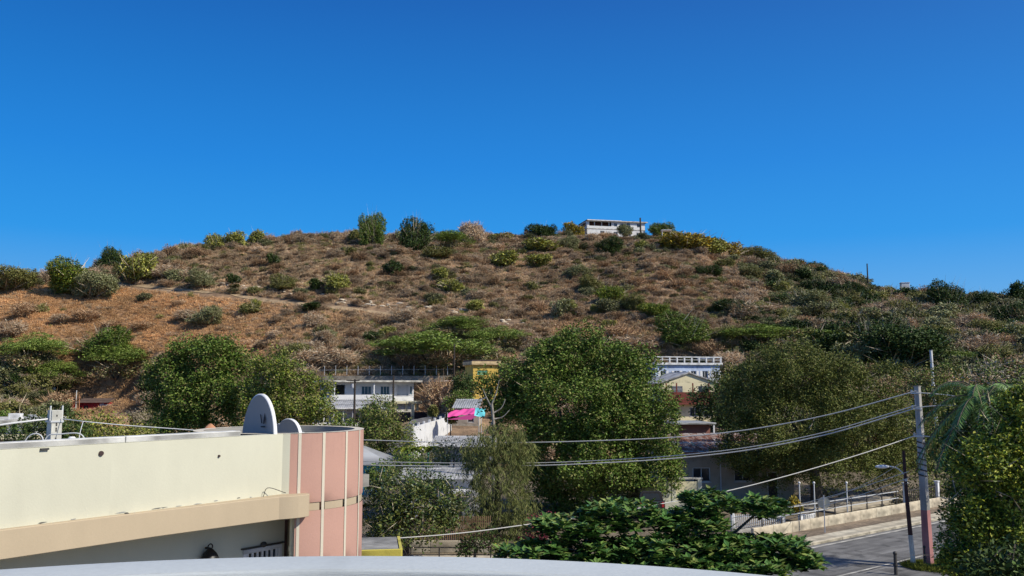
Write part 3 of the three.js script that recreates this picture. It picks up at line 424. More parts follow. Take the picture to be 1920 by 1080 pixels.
// pale rocks exposed above the track
{
  const R = rng(77), base = [1, 2, 3].map((s) => { const g = new THREE.IcosahedronGeometry(1, 1), p = g.attributes.position; for (let i = 0; i < p.count; i++) { const x = p.getX(i), y = p.getY(i), z = p.getZ(i), k = .7 + .6 * fbm(x * 1.6 + s * 9 + 5, y * 1.6 + z + 5, 2); p.setXYZ(i, x * k, y * k * .7, z * k); } g.computeVertexNormals(); return g; });
  const spots = ROCKS;
  let n = 0;
  for (const [px, py, w] of spots) for (let i = 0; i < 9; i++) {
    const p = hit(px + (R() - .5) * w * 1.3, py + (R() - .5) * 9, 150), m = shade(new THREE.Mesh(base[n++ % 3], M.rock)); m.name = numbered('pale_rock'); const s = .2 + .45 * R() * R(); m.position.copy(p); m.position.y += .1 * s; m.scale.set(s * (1.3 + R()), s * .8, s); m.rotation.y = R() * 6; scene.add(m);
    tag(m, 'pale limestone boulder in the ' + ['leftmost cluster above the track, by the leafless bush', 'second cluster from the left above the track', 'third cluster from the left above the track', 'cluster under the olive bush above the track', 'small cluster under the dark shrub above the track', 'cluster right of the yellow green shrub above the track', 'seventh cluster from the left above the track', 'wide cluster above the end of the track', 'ninth cluster from the left along the track', 'cluster beyond the end of the track', 'brightest cluster beyond the end of the track', 'cluster at the yellowish bush', 'far right cluster above the big central tree'][spots.findIndex((s) => s[0] === px)], 'boulder', 'pale boulders above the track');
  }
}
// ---------------------------------------------------------------- houses
function frameGeo(w, h, b = .07, t = .08, bars = 1) {
  const g = [box(w, b, t).translate(0, h / 2 - b / 2, 0), box(w, b, t).translate(0, -h / 2 + b / 2, 0), box(b, h - 2 * b, t).translate(-w / 2 + b / 2, 0, 0), box(b, h - 2 * b, t).translate(w / 2 - b / 2, 0, 0)];
  for (let i = 1; i <= bars; i++) g.push(box(b * .8, h - 2 * b, t * .8).translate(-w / 2 + w * i / (bars + 1), 0, 0)); return mergeGeometries(g);
}
function opening(parent, [x, y, w, h, type = 'window', o = {}], z, turn = 0) {
  const g = new THREE.Group(); g.rotation.y = turn; g.name = type; g.position.set(x, y + h / 2, z); parent.add(g);
  if (type === 'opening') { parent.remove(g); return; }
  if (type === 'door') { part('door_leaf', box(w - .08, h - .04, .06), o.mat || M.brownGate, g); part('door_frame', frameGeo(w, h, .08, .1, 0), o.frame || M.white, g); part('handle', box(.05, .14, .05), M.steel, g, w * .34, -.1, .06); return; }
  if (type === 'gate') { part('gate_panel', box(w - .04, h - .04, .05), o.mat || M.brownGate, g); for (let i = 0; i < 4; i++) part('gate_bar', box(w - .06, .05, .05), M.iron, g, 0, -h / 2 + h * (i + .5) / 4, .055); return; }
  part('pane', box(w - .06, h - .06, .02), o.glass || M.glass, g); part('frame', frameGeo(w, h, .07, .09, o.bars ?? 1), o.frame || M.white, g);
  if (o.louver) for (let i = 0; i < o.louver; i++) { const s = part('louver', box(w - .16, .03, .09), o.slat || M.white, g, 0, -h / 2 + h * (i + .7) / (o.louver + .4), .05); s.rotation.x = .5; }
  if (o.sill !== 0) part('sill', box(w + .16, .07, .2), o.frame || M.white, g, 0, -h / 2 - .04, .06);
}
function walls(t, { w, h, dep, y = 0, x = 0, z = 0, mat, front = [], left = [], right = [], th = .18, name = '' }) {
  part('front_wall', wallGeo(w, h, th, front), mat, t, x, y, z);
  part('back_wall', wallGeo(w, h, th), mat, t, x, y, z - dep + th);
  const L = part('side_wall', wallGeo(dep - 2 * th - .004, h, th, left), mat, t, x - w / 2, y, z - dep / 2); L.rotation.y = -Math.PI / 2;
  const Rr = part('side_wall', wallGeo(dep - 2 * th - .004, h, th, right), mat, t, x + w / 2, y, z - dep / 2); Rr.rotation.y = Math.PI / 2;
  for (const o of front) opening(t, [o[0] + x, o[1] + y, ...o.slice(2)], z - th * .6);
  for (const o of left) { const g = [o[0], o[1], ...o.slice(2)]; const q = new THREE.Group(); q.name = 'window_bay'; opening(t, [x - w / 2 + th * .6, o[1] + y, ...o.slice(2)], z - dep / 2 + o[0], -Math.PI / 2); }
  for (const o of right) opening(t, [x + w / 2 - th * .6, o[1] + y, ...o.slice(2)], z - dep / 2 - o[0], Math.PI / 2);
}
const slabRoof = (t, w, d, th, y, z, mat, x = 0, name = 'roof') => part(name, bevelBox(w, th, d, .02), mat, t, x, y + th / 2, z);
function sheetRoof(t, w, l, y, z, slope, mat, x = 0, name = 'roof', pitch = .25) { const m = part(name, corrugated(w, l, pitch, .03), mat, t, x, y, z); m.rotation.x = slope; return m; }
const place = (px, d, y) => V((px - 960) / F * d, y, -d);

{ // hilltop house: 120 px long at about 311 m
  const t = thing('hilltop_house', 'long white two storey house on top of the hill', 'house', place(1158, 311, 60.2), .22);
  const W = (x, y, w, h, o) => [x, y, w, h, 'window', { bars: 1, sill: 0, frame: M.white, ...o }];
  walls(t, { w: 21.6, h: 3.3, dep: 9, mat: M.white, front: [W(-5.2, 1.2, 1.6, 1.5), W(-.2, 1.1, 1.6, 1.4), W(4.6, 1.0, 1.8, 1.4), W(8.4, 1.3, 1.6, 1.2)], left: [W(0, .4, 5.5, 2.0, { glass: M.glass, frame: M.grey })] });
  slabRoof(t, 21.9, 9.3, .2, 3.3, -4.5, M.offwhite, 0, 'floor_slab');
  walls(t, { w: 21.6, h: 2.7, dep: 9, y: 3.5, mat: M.white, front: [[-5.9, .9, 8.2, 1.5, 'opening'], W(-.2, .9, 1.1, 1.3), W(2.2, .9, 1.3, 1.3), W(4.6, .5, 1.2, 1.9), W(8.6, .9, 1.6, 1.3)], left: [[0, .9, 6, 1.5, 'opening']] });
  part('porch_back_wall', wallGeo(9.2, 2.6, .15), M.brownWall, t, -6, 3.52, -3.4);
  slabRoof(t, 12.6, 11, .28, 6.2, -4.6, M.darkRoof, -4.7); part('fascia', box(12.7, .34, .12), M.white, t, -4.7, 6.28, .98);
  slabRoof(t, 10.0, 10, .24, 6.2, -4.4, M.rust, 6.7, 'rear_roof'); part('fascia', box(10, .26, .1), M.offwhite, t, 6.7, 6.2, .66);
  for (const x of [-10.6, -8, -5.3, -2.6]) part('porch_post', box(.2, 1.5, .2), M.white, t, x, 5.15, -.3);
  for (let i = 0; i < 3; i++) part('wall_crack_band', box(4.4, .08, .06), M.grey, t, -8 + i * 7, 3.42, .06);
}
{
  const p = solo('timber_pole', limb([V(0, -1, 0), V(.05, 3, 0), V(0, 7.4, 0)], .34, .26, 8, 8), M.poleWood, 'dark timber pole in front of the hilltop house', 'pole'); p.position.copy(P(1201, 446, 303)); p.position.y = terrain(p.position.x, p.position.z);
  const g = thing('white_gazebo', 'small white flat roofed gazebo right of the hilltop house', 'gazebo', (() => { const q = P(1250, 449, 300); q.y = terrain(q.x, q.z) - .1; return q; })(), -.1); const gh = P(1250, 432, 300).y - g.position.y;
  for (const [x, z] of [[-1.4, 0], [1.4, 0], [-1.4, -2.4], [1.4, -2.4]]) part('post', box(.18, gh, .18), M.white, g, x, gh / 2, z); slabRoof(g, 3.6, 3, .26, gh, -1.2, M.white); part('railing', box(2.7, .1, .1), M.white, g, 0, gh - 2, .1);
  const a = P(1628, 547, 257); a.y = terrain(a.x, a.z); const q = solo('crest_pole', limb([V(0, -1, 0), V(0, 4, 0), V(0, 8.6, 0)], .24, .18, 6, 8), M.poleWood, 'thin dark pole standing alone on the right crest', 'pole'); q.position.copy(a);
  const wpos = P(1697, 552, 250); wpos.y = Math.max(terrain(wpos.x, wpos.z), P(1697, 547, 250).y); const wt = thing('water_tank', 'white square water tank on the right crest', 'tank', V(wpos.x, terrain(wpos.x, wpos.z), wpos.z), -.2);
  const top = P(1697, 531, 250).y - wt.position.y; part('tank_body', bevelBox(2.2, 2.0, 2.2, .06), M.white, wt, 0, top - 1, 0); part('stand', box(2, Math.max(.4, top - 2), 2), M.offwhite, wt, 0, (top - 2) / 2, 0); part('lid', bevelBox(2.4, .14, 2.4, .03), M.white, wt, 0, top + .08, 0);
}
{ // white two storey house beside the hill road
  const t = thing('white_house', 'white two storey house with flat overhanging roof beside the hill road', 'house', place(702, 131, 3.55), .40);
  const win = (x, y, w, h, o) => [x, y, w, h, 'window', { glass: M.glassBlue, bars: 2, ...o }];
  walls(t, { w: 12.6, h: 2.7, dep: 8, mat: M.offwhite, front: [win(-4.4, 1, 1.6, 1.2), win(-1.2, 1, 1.6, 1.2)] });
  slabRoof(t, 13.2, 9, .22, 2.7, -3.6, M.offwhite, 0, 'balcony_slab');
  walls(t, { w: 12.6, h: 2.75, dep: 7.2, y: 2.94, z: -.6, mat: M.white, front: [[-4.9, .3, 1.6, 2.1, 'opening'], win(-.9, .9, 1.5, 1.3), win(1.9, .9, 1.4, 1.3), [4.6, .8, 1.7, 1.5, 'window', { bars: 0, glass: M.white, louver: 7 }], win(5.9, .9, .4, 1.3, { bars: 0 })] });
  part('balcony_parapet', box(9.2, .95, .14), M.white, t, -1.8, 3.43, .75);
  slabRoof(t, 14.2, 9.8, .26, 5.72, -3.7, M.offwhite);
  for (let i = 0; i < 4; i++) part('balcony_post', box(.16, 2.8, .16), M.white, t, -5.9 + i * 2.9, 4.3, .75);
}
{
  const t = thing('gated_carport', 'cream carport frame with dark brown gates beside the hill road', 'carport', place(770, 121, terrain((770 - 960) / F * 121, -121) + .05), .30);
  for (const x of [-2.5, .4, 2.6]) part('pillar', bevelBox(.34, 3.7, .34, .03), M.paleYellow, t, x, 1.85, 0);
  slabRoof(t, 5.8, 3.6, .3, 3.7, -1.6, M.paleYellow, .05); for (const x of [-1.05, 1.5]) opening(t, [x, .1, x < 0 ? 2.4 : 1.8, 2.5, 'gate'], .05); part('low_wall', box(2.3, .9, .25), M.paleYellow, t, -1.1, .45, .5);
  for (let i = 0; i < 3; i++) part('upper_post', box(.3, 1.0, .3), M.paleYellow, t, -1.9 + i * 1.5, 3.2, -.4);
}
{ // grey house with porch, in front and to the left
  const t = thing('grey_porch_house', 'low grey house with metal roof and white porch posts below the white house', 'house', place(656, 118, 2.2), .28);
  walls(t, { w: 9.0, h: 3.0, dep: 7, z: -1.6, y: .9, mat: M.grey, front: [[-3, .8, 1.1, 1.3, 'window', { bars: 1 }], [-1.2, .8, 1.1, 1.3, 'window', { bars: 1 }], [1.2, .1, .9, 2.0, 'door'], [3.2, .8, 1.3, 1.2, 'window', { bars: 2 }]] });
  slabRoof(t, 9.4, 2.0, .2, .7, -.8, M.offwhite, 0, 'porch_floor'); part('foundation', box(9.2, .72, 8), M.grey, t, 0, .35, -4);
  for (let i = 0; i < 8; i++) part('porch_post', box(.13, 2.4, .13), M.white, t, -4.4 + i * 1.25, 2.1, .1); part('porch_wall', box(9.2, .85, .12), M.white, t, 0, 1.35, .25);
  sheetRoof(t, 9.9, 6.4, 4.15, -2.6, .16, M.tinPale, 0, 'roof'); const sk = part('roof_edge', box(9.9, .16, .08), M.white, t, 0, 3.62, .56); part('lower_awning', box(4, .08, 1.6), M.white, t, -2.5, -.1, 1.4).rotation.x = .15; part('awning_wall', box(9, 1.6, .2), M.grey, t, 0, -.6, .6);
}
{ // yellow house
  const t = thing('yellow_house', 'tall yellow house with dark flat roof left of the big central tree', 'house', place(911, 127, 6.5), .28);
  walls(t, { w: 3.7, h: 5.2, dep: 5, mat: M.yellow, front: [[-.5, 3.7, 1.6, .75, 'window', { glass: M.tankGreen, frame: M.yellow, bars: 0, louver: 3, slat: M.tankGreen }], [.6, .8, 1.1, 1.2, 'window', { frame: M.paleYellow }]] });
  part('fascia_beam', box(4.3, .5, 5.8), concrete(.80, .62, .36), t, 0, 5.46, -2.5); slabRoof(t, 4.2, 5.7, .2, 5.715, -2.5, M.darkRoof); part('side_shed_roof', box(5, .1, 3), M.rust, t, -4.4, 3.0, -2).rotation.z = .04; for (const z of [-3.2, -.8]) part('shed_post', box(.12, 3, .12), M.poleWood, t, -6.6, 1.4, z);
}
{ // light blue house with white balustrade
  const t = thing('blue_house', 'light blue house with white roof balustrade', 'house', place(1288, 141, 7.4), .26);
  const lw = (x) => [x, 2.5, .9, 1.15, 'window', { bars: 1, sill: 0 }];
  walls(t, { w: 11.2, h: 4.6, dep: 8, mat: M.blue, front: [lw(-4.2), lw(-1.9), [-.6, 2.2, .6, 1.4, 'window', { bars: 1, sill: 0 }], lw(1.0), lw(3.0), lw(4.9)] });
  for (const x of [-4.2, -1.9, 1, 3, 4.9]) for (const s of [-1, 1]) part('shutter', box(.38, 1.2, .05), M.white, t, x + s * .68, 3.08, .03);
  slabRoof(t, 11.9, 8.6, .34, 4.6, -3.9, M.white, 0, 'roof_deck');
  for (let i = 0; i <= 9; i++) part('baluster_post', box(.2, .82, .2), M.white, t, -5.7 + i * 1.266, 5.35, .22); part('hand_rail', box(11.8, .16, .28), M.white, t, 0, 5.84, .22); part('mid_rail', box(11.5, .07, .1), M.white, t, 0, 5.4, .22); for (const s of [-1, 1]) part('side_rail', box(.2, .16, 8), M.white, t, s * 5.75, 5.84, -4);
}
{ // pale yellow gabled house with dark red balcony
  const t = thing('gabled_house', 'pale yellow gabled house with dark red balcony below the blue house', 'house', place(1292, 115, 4.1), .2);
  walls(t, { w: 7.2, h: 2.3, dep: 7, mat: M.paleYellow, front: [[-2.4, .3, .8, 1.8, 'door'], [.6, .8, 1.4, 1.1, 'window', {}], [2.4, .7, 1, 1.2, 'window', {}]] });
  slabRoof(t, 7.6, 8.6, .22, 2.3, -3.2, M.redBrown, 0, 'balcony_floor');
  walls(t, { w: 7.2, h: 2.5, dep: 6.4, y: 2.53, z: -.5, mat: M.paleYellow, front: [[-1.6, 1.0, 1.5, 1.1, 'window', { louver: 6, slat: M.grey, bars: 0 }], [2.0, .9, 1.4, 1.2, 'window', {}]] });
  part('balcony_back', box(7.0, 1.3, .06), M.redBrown, t, 0, 3.2, -.42);
  for (const x of [-3.6, -2.2, 0, 2.2, 3.6]) part('balcony_post', box(.14, 2.5, .14), M.redBrown, t, x, 3.77, .85); part('balcony_rail', box(7.5, .12, .12), M.redBrown, t, 0, 3.55, 1.0); for (let i = 0; i < 24; i++) part('baluster', box(.05, .95, .05), M.redBrown, t, -3.6 + i * .313, 3.02, 1.0);
  part('gable', poly([[-3.8, 0], [3.8, 0], [0, 1.25]], .2), M.paleYellow, t, 0, 5.03, -.7);
  for (const s of [-1, 1]) { const r = part('roof_slope', bevelBox(4.7, .16, 7.0, .02), M.tinPale, t, s * 2.15, 5.66, -3.75); r.rotation.z = -s * .318; }
  part('foundation', box(7.2, 1.2, 7), M.tan, t, 0, -.6, -3.5);
}
{ // red brown hut and rusty roof in front of it
  const t = thing('brown_hut', 'small red brown house with flat grey roof below the gabled house', 'house', place(1297, 84, 1.9), .15);
  walls(t, { w: 3.2, h: 3.35, dep: 4.5, mat: M.brownWall, front: [[-.1, 1.1, .65, 1.25, 'window', { bars: 0, glass: M.glassBlue }]] }); slabRoof(t, 3.9, 5.4, .16, 3.36, -2.0, M.tin); part('porch_post', box(.14, 3.3, .14), M.white, t, 1.75, 1.65, .55);
  const h = thing('tan_house', 'large tan house in shade under rusty metal roof', 'house', place(1372, 70, -.02), .10);
  walls(h, { w: 9.4, h: 3.7, dep: 8, mat: M.tan, front: [[-2.7, 1.5, 1.4, 1.1, 'window', { bars: 1 }], [.6, 1.5, 1.4, 1.1, 'window', { bars: 1 }], [3, .1, .9, 2.1, 'door']] });
  const R = rng(3); for (let i = 0; i < 8; i++) { const m = part('roof_sheet', corrugated(1.16, 8.6, .15, .02), M.rust, h, -4.2 + i * 1.2, 4.27 + R() * .03, -3.8); m.rotation.x = .115; }
  part('downpipe', new THREE.CylinderGeometry(.05, .05, 3.6, 8), M.white, h, -1.2, 1.85, .06); part('front_beam', box(9.8, .14, .1), M.brownWall, h, 0, 3.74, .42);
}
{ // garden wall and dark car beyond the almond tree
  const t = thing('garden_wall', 'sunlit cream garden wall behind the lowest branches of the central tree', 'wall', place(1210, 66, 0), .05);
  for (let i = 0; i < 4; i++) part('wall_panel', bevelBox(1.9, 1.9, .2, .015), i % 2 ? M.paleYellow : M.cream, t, -2.95 + i * 1.93, .95, 0); for (let i = 0; i < 5; i++) part('pillar', bevelBox(.3, 2.1, .3, .02), M.cream, t, -3.9 + i * 1.93, 1.05, 0); part('coping', box(8.1, .1, .34), M.offwhite, t, 0, 2.12, 0); part('gate_base', box(8, .5, .6), M.cream, t, 0, .25, .55);
  const c = thing('dark_car', 'dark sport utility car parked before the cream garden wall', 'car', place(1216, 61, .0), .06);
  part('body', poly([[-.86, .42], [.86, .42], [.9, .75], [.88, 1.08], [-.88, 1.08], [-.9, .75]], 3.9, .05), M.carPaint, c, 0, 0, -3.9);
  part('cabin', poly([[-.84, 1.1], [.84, 1.1], [.68, 1.72], [.55, 1.78], [-.55, 1.78], [-.68, 1.72]], 2.6, .03), M.carPaint, c, 0, 0, -2.7); part('rear_window', poly([[-.64, 1.2], [.64, 1.2], [.54, 1.64], [-.54, 1.64]], .02), M.glass, c, 0, 0, -.062);
  for (const s of [-1, 1]) { part('tail_light', box(.16, .34, .06), M.tailRed, c, s * .78, .92, .06); for (const z of [-.8, -3.1]) { const w = part('wheel', new THREE.CylinderGeometry(.36, .36, .24, 20), M.rubber, c, s * .78, .36, z); w.rotation.z = Math.PI / 2; part('rim', new THREE.CylinderGeometry(.2, .2, .26, 14), M.steel, w); } } part('bumper', bevelBox(1.8, .24, .16, .04), M.brownGate, c, 0, .5, .1); part('number_plate', box(.42, .16, .02), M.white, c, 0, .72, .07);
}
{ // houses along the hill road, near side
  const t = thing('metal_roof_house', 'white house with pale metal roof at the lower end of the stepped fence', 'house', place(868, 84, terrain((868 - 960) / F * 84, -84) - .1), -.08);
  walls(t, { w: 5.6, h: 2.5, dep: 4, mat: M.grey, front: [[-1.6, .5, .9, 1.3, 'window', {}], [.4, .1, .8, 1.9, 'door', { mat: M.iron }], [1.9, .8, 1, 1, 'window', {}]] });
  for (let i = 0; i < 5; i++) { const m = part('roof_sheet', corrugated(1.2, 3.8, .2, .01), M.tinPale, t, -2.46 + i * 1.23, 2.82, -1.2); m.rotation.x = .22; } 
  const s = thing('small_metal_shed', 'small shed with ribbed grey metal roof above the pink canopy', 'shed', place(874, 109, terrain((874 - 960) / F * 109, -109) + .2), -.1);
  walls(s, { w: 3.2, h: 2.0, dep: 3, mat: M.tan, front: [[.6, .2, .8, 1.6, 'door']] }); for (let i = 0; i < 3; i++) sheetRoof(s, 1.1, 3.6, 2.45, -1.4, .3, M.tin, -1.12 + i * 1.12, 'roof_sheet', .28); part('foundation', box(3.3, 1, 3.1), M.slab, s, 0, -.5, -1.5);
  const c = thing('pink_canopy', 'bright pink tarpaulin canopy over the metal roof house', 'canopy', place(872, 97, 0), -.1); const gy = terrain(place(872, 97, 0).x, -97) - .1; c.position.y = gy; const y0 = P(872, 780, 97).y - gy;
  const cg = new THREE.PlaneGeometry(3.5, 2.0, 16, 10); cg.rotateX(-Math.PI / 2); { const p = cg.attributes.position; for (let i = 0; i < p.count; i++) { const x = p.getX(i), z = p.getZ(i); p.setY(i, y0 + .2 + .36 * (x + 2.1) / 2.1 * .6 - z * .30 - .12 * Math.cos(x * 2.4) * Math.cos(z * 1.8) + .05 * Math.sin(x * 7 + z * 3)); } cg.computeVertexNormals(); } part('tarpaulin', cg, M.magenta, c);
  const fl = poly([[-1.7, 0], [.9, 0], [1.75, .6], [1.3, .65], [-.5, .25]], .03); part('front_flap', fl, M.magenta, c, 0, y0 - .35, 1.02); for (const [x, z] of [[-1.7, .95], [1.7, .95], [-1.7, -.95], [1.7, -.95]]) part('pole', new THREE.CylinderGeometry(.035, .035, y0 + .9, 8), M.steel, c, x, (y0 + .1) / 2 - .1, z);
  const b = solo('turquoise_tarp', (() => { const g = new THREE.PlaneGeometry(1.1, 1.0, 8, 8); const p = g.attributes.position; for (let i = 0; i < p.count; i++) p.setZ(i, .05 * Math.sin(p.getX(i) * 5 + p.getY(i) * 3)); g.rotateX(-.55); g.rotateZ(-.12); g.computeVertexNormals(); return g; })(), M.cyan, 'crumpled turquoise tarp at the right end of the pink canopy', 'tarp'); b.position.copy(P(900, 773, 94));
}
{ // stepped white fence along the hill road
  const t = thing('stepped_fence', 'white concrete fence stepping up along the hill road', 'fence', V(0, 0, 0));
  const N = 7; for (let i = 0; i < N; i++) {
    const a = P(lerp(774, 846, i / N), 800, lerp(88, 106, i / N)), b = P(lerp(774, 846, (i + 1) / N), 800, lerp(88, 106, (i + 1) / N)), top = P(0, lerp(800, 780, i / (N - 1)), lerp(88, 106, i / (N - 1))).y, len = a.distanceTo(V(b.x, a.y, b.z)), ang = Math.atan2(-(b.z - a.z), b.x - a.x), gy = Math.min(terrain(a.x, a.z), terrain(b.x, b.z)) - .3, h = top - gy;
    const m = part('fence_panel', bevelBox(len - .16, h, .14, .01), M.white, t, (a.x + b.x) / 2, gy + h / 2, (a.z + b.z) / 2); m.rotation.y = ang; const q = part('fence_post', bevelBox(.22, h + .25, .22, .02), M.white, t, a.x, gy + h / 2 + .12, a.z); q.rotation.y = ang;
  }
}
{ // retaining wall with wire fence behind the white house
  const t = thing('retaining_wall', 'long grey retaining wall with thin fence posts at the foot of the slope', 'wall', V(0, 0, 0));
  for (let i = 0; i < 12; i++) { const px = 608 + i * 21, d = 147, p = P(px, 712, d), top = P(px, 703, d).y, m = part('wall_panel', bevelBox(1.84, 2.4, .25, .02), M.wallGrey, t, p.x, top - 1.35, p.z); part('fence_post', new THREE.CylinderGeometry(.04, .04, 1.5, 6), M.steel, t, p.x, top + .75, p.z); }
  part('fence_wire', tube([P(598, 694, 147), P(720, 693, 147), P(850, 692, 147)], .02, 20, 4), M.steel, t);
}
{ // turquoise house and grey roofed house behind the dark leafy tree
  const t = thing('turquoise_house', 'turquoise house with grey hipped roof beside the pink corner', 'house', place(664, 68, .2), .1);
  walls(t, { w: 4.6, h: 2.75, dep: 5, mat: M.turquoise, front: [[1.5, .8, .8, 1.1, 'window', {}], [-.8, .1, .9, 2, 'door']], right: [[0, .8, 1.2, 1.2, 'window', {}]] });
  const r = part('roof', (() => { const g = new THREE.ConeGeometry(4.6, 1.5, 4, 1); g.rotateY(Math.PI / 4); return g; })(), M.tin, t, -.2, 3.6, -2.4); part('porch_slab', box(4.8, .5, 1.6), M.slab, t, .6, .25, .8); for (let i = 0; i < 14; i++) part('railing_bar', box(.04, .8, .04), M.iron, t, -1.7 + i * .35, .9, 1.5); part('hand_rail', box(5, .06, .06), M.iron, t, .6, 1.33, 1.5);
  const h = thing('grey_roof_house', 'grey house with pale sloping roof behind the dark leafy tree', 'house', place(824, 60, .05), -.04);
  walls(h, { w: 5.0, h: 2.7, dep: 5, mat: M.grey, front: [[-.6, .9, 1.2, 1.1, 'window', {}], [1.2, .1, .9, 2, 'door', { mat: M.iron }]] }); for (let i = 0; i < 4; i++) { const m = part('roof_sheet', corrugated(1.38, 3.6, .2, .009), M.tinPale, h, -2.1 + i * 1.4, 2.92, -1.2); m.rotation.x = .12; } part('porch_roof', bevelBox(1.9, .14, 1.4, .02), M.white, h, 1.7, 1.98, .9); part('porch_post', box(.1, 2, .1), M.white, h, 2.5, 1, 1.5);
}
{ // red shed and scaffold at the foot of the slope
  const p = place(180, 174, 3.2), t = thing('red_shed', 'small dark red shed with low pitched roof at the foot of the slope', 'shed', p, .15);
  walls(t, { w: 5.4, h: 2.2, dep: 4, mat: M.redWall, front: [[-1.2, .3, .9, 1.4, 'window', { bars: 0, frame: M.redWall, sill: 0 }], [1.7, .2, .8, 1.8, 'door', { mat: M.white }]] }); sheetRoof(t, 6.2, 5, 2.6, -1.8, .16, M.darkRoof); part('grey_lean_to', box(2, 1.8, .1), M.grey, t, 2.6, .95, .08);
  const s = thing('pipe_scaffold', 'rusty pipe scaffold standing left of the red shed', 'scaffold', place(140, 172, 3.2), .1); for (const [x, h] of [[-1.6, 3.2], [.2, 3.4], [.9, 4.6], [1.5, 3.8]]) part('upright', new THREE.CylinderGeometry(.08, .08, h, 7), h > 4 ? M.pipeWhite : M.clay, s, x, h / 2, 0); part('crossbar', new THREE.CylinderGeometry(.06, .06, 3.4, 6), M.clay, s, 0, 3.1, 0).rotation.z = Math.PI / 2; part('red_board', box(2.2, 2.4, .1), M.redWall, s, -.4, 1.2, -.6);
  const k = thing('roadside_tank', 'small white tank with slanting pipe on the slope above the concrete path', 'tank', hit(98, 742, 120), 0); part('tank_body', new THREE.CylinderGeometry(.5, .5, 1.0, 14), M.white, k, 0, .9, 0); part('stand', box(.7, .5, .7), M.offwhite, k, 0, .2, 0); const pp = part('pipe', new THREE.CylinderGeometry(.06, .06, 3.2, 6), M.pipeWhite, k, -1.2, .1, .3); pp.rotation.z = -.8;
  const g = thing('brick_post', 'white gate post right of the red shed', 'post', place(241, 172, 3.4)); part('shaft', bevelBox(.6, 1.1, .5, .03), M.white, g, 0, .5, 0); part('cap', bevelBox(.8, .16, .7, .03), M.white, g, 0, 1.12, 0);
}
{ // low roofs at the left edge
  const t = thing('flat_roof_house', 'flat roofed house with cluttered pale roof at the left edge', 'house', place(-6, 62, .0), .2);
  walls(t, { w: 6, h: 5.6, dep: 6, mat: M.tan, front: [[1.4, 4.2, 1.2, 1.1, 'window', { bars: 1 }], [-.8, 4.2, 1.4, 1.1, 'window', {}]] }); slabRoof(t, 6.6, 7.2, .24, 6.3, -2.6, M.offwhite); for (const x of [-2.9, -.6, 1.2, 1.9, 2.9]) part('post', box(.26, .8, .26), M.white, t, x, 5.95, .2); part('lower_slab', box(6.4, .3, 1.2), M.paleYellow, t, 0, 5.4, .5); part('roof_crate', bevelBox(.8, .4, .6, .03), M.white, t, 1.4, 6.75, -.4); part('roof_box', bevelBox(.5, .3, .5, .03), M.grey, t, 2.3, 6.7, -.8);
}

// ---------------------------------------------------------------- neighbouring building with the pink corner
const C0 = V(-5.05, 0, -20), nbTurn = Math.atan2(.804, .595);
const nb = thing('neighbour_building', 'cream flat roofed building with rounded pink corner and beige ledge', 'building', C0, nbTurn);
const nbLocal = (p) => nb.worldToLocal(p.clone()); nb.updateMatrixWorld(true);
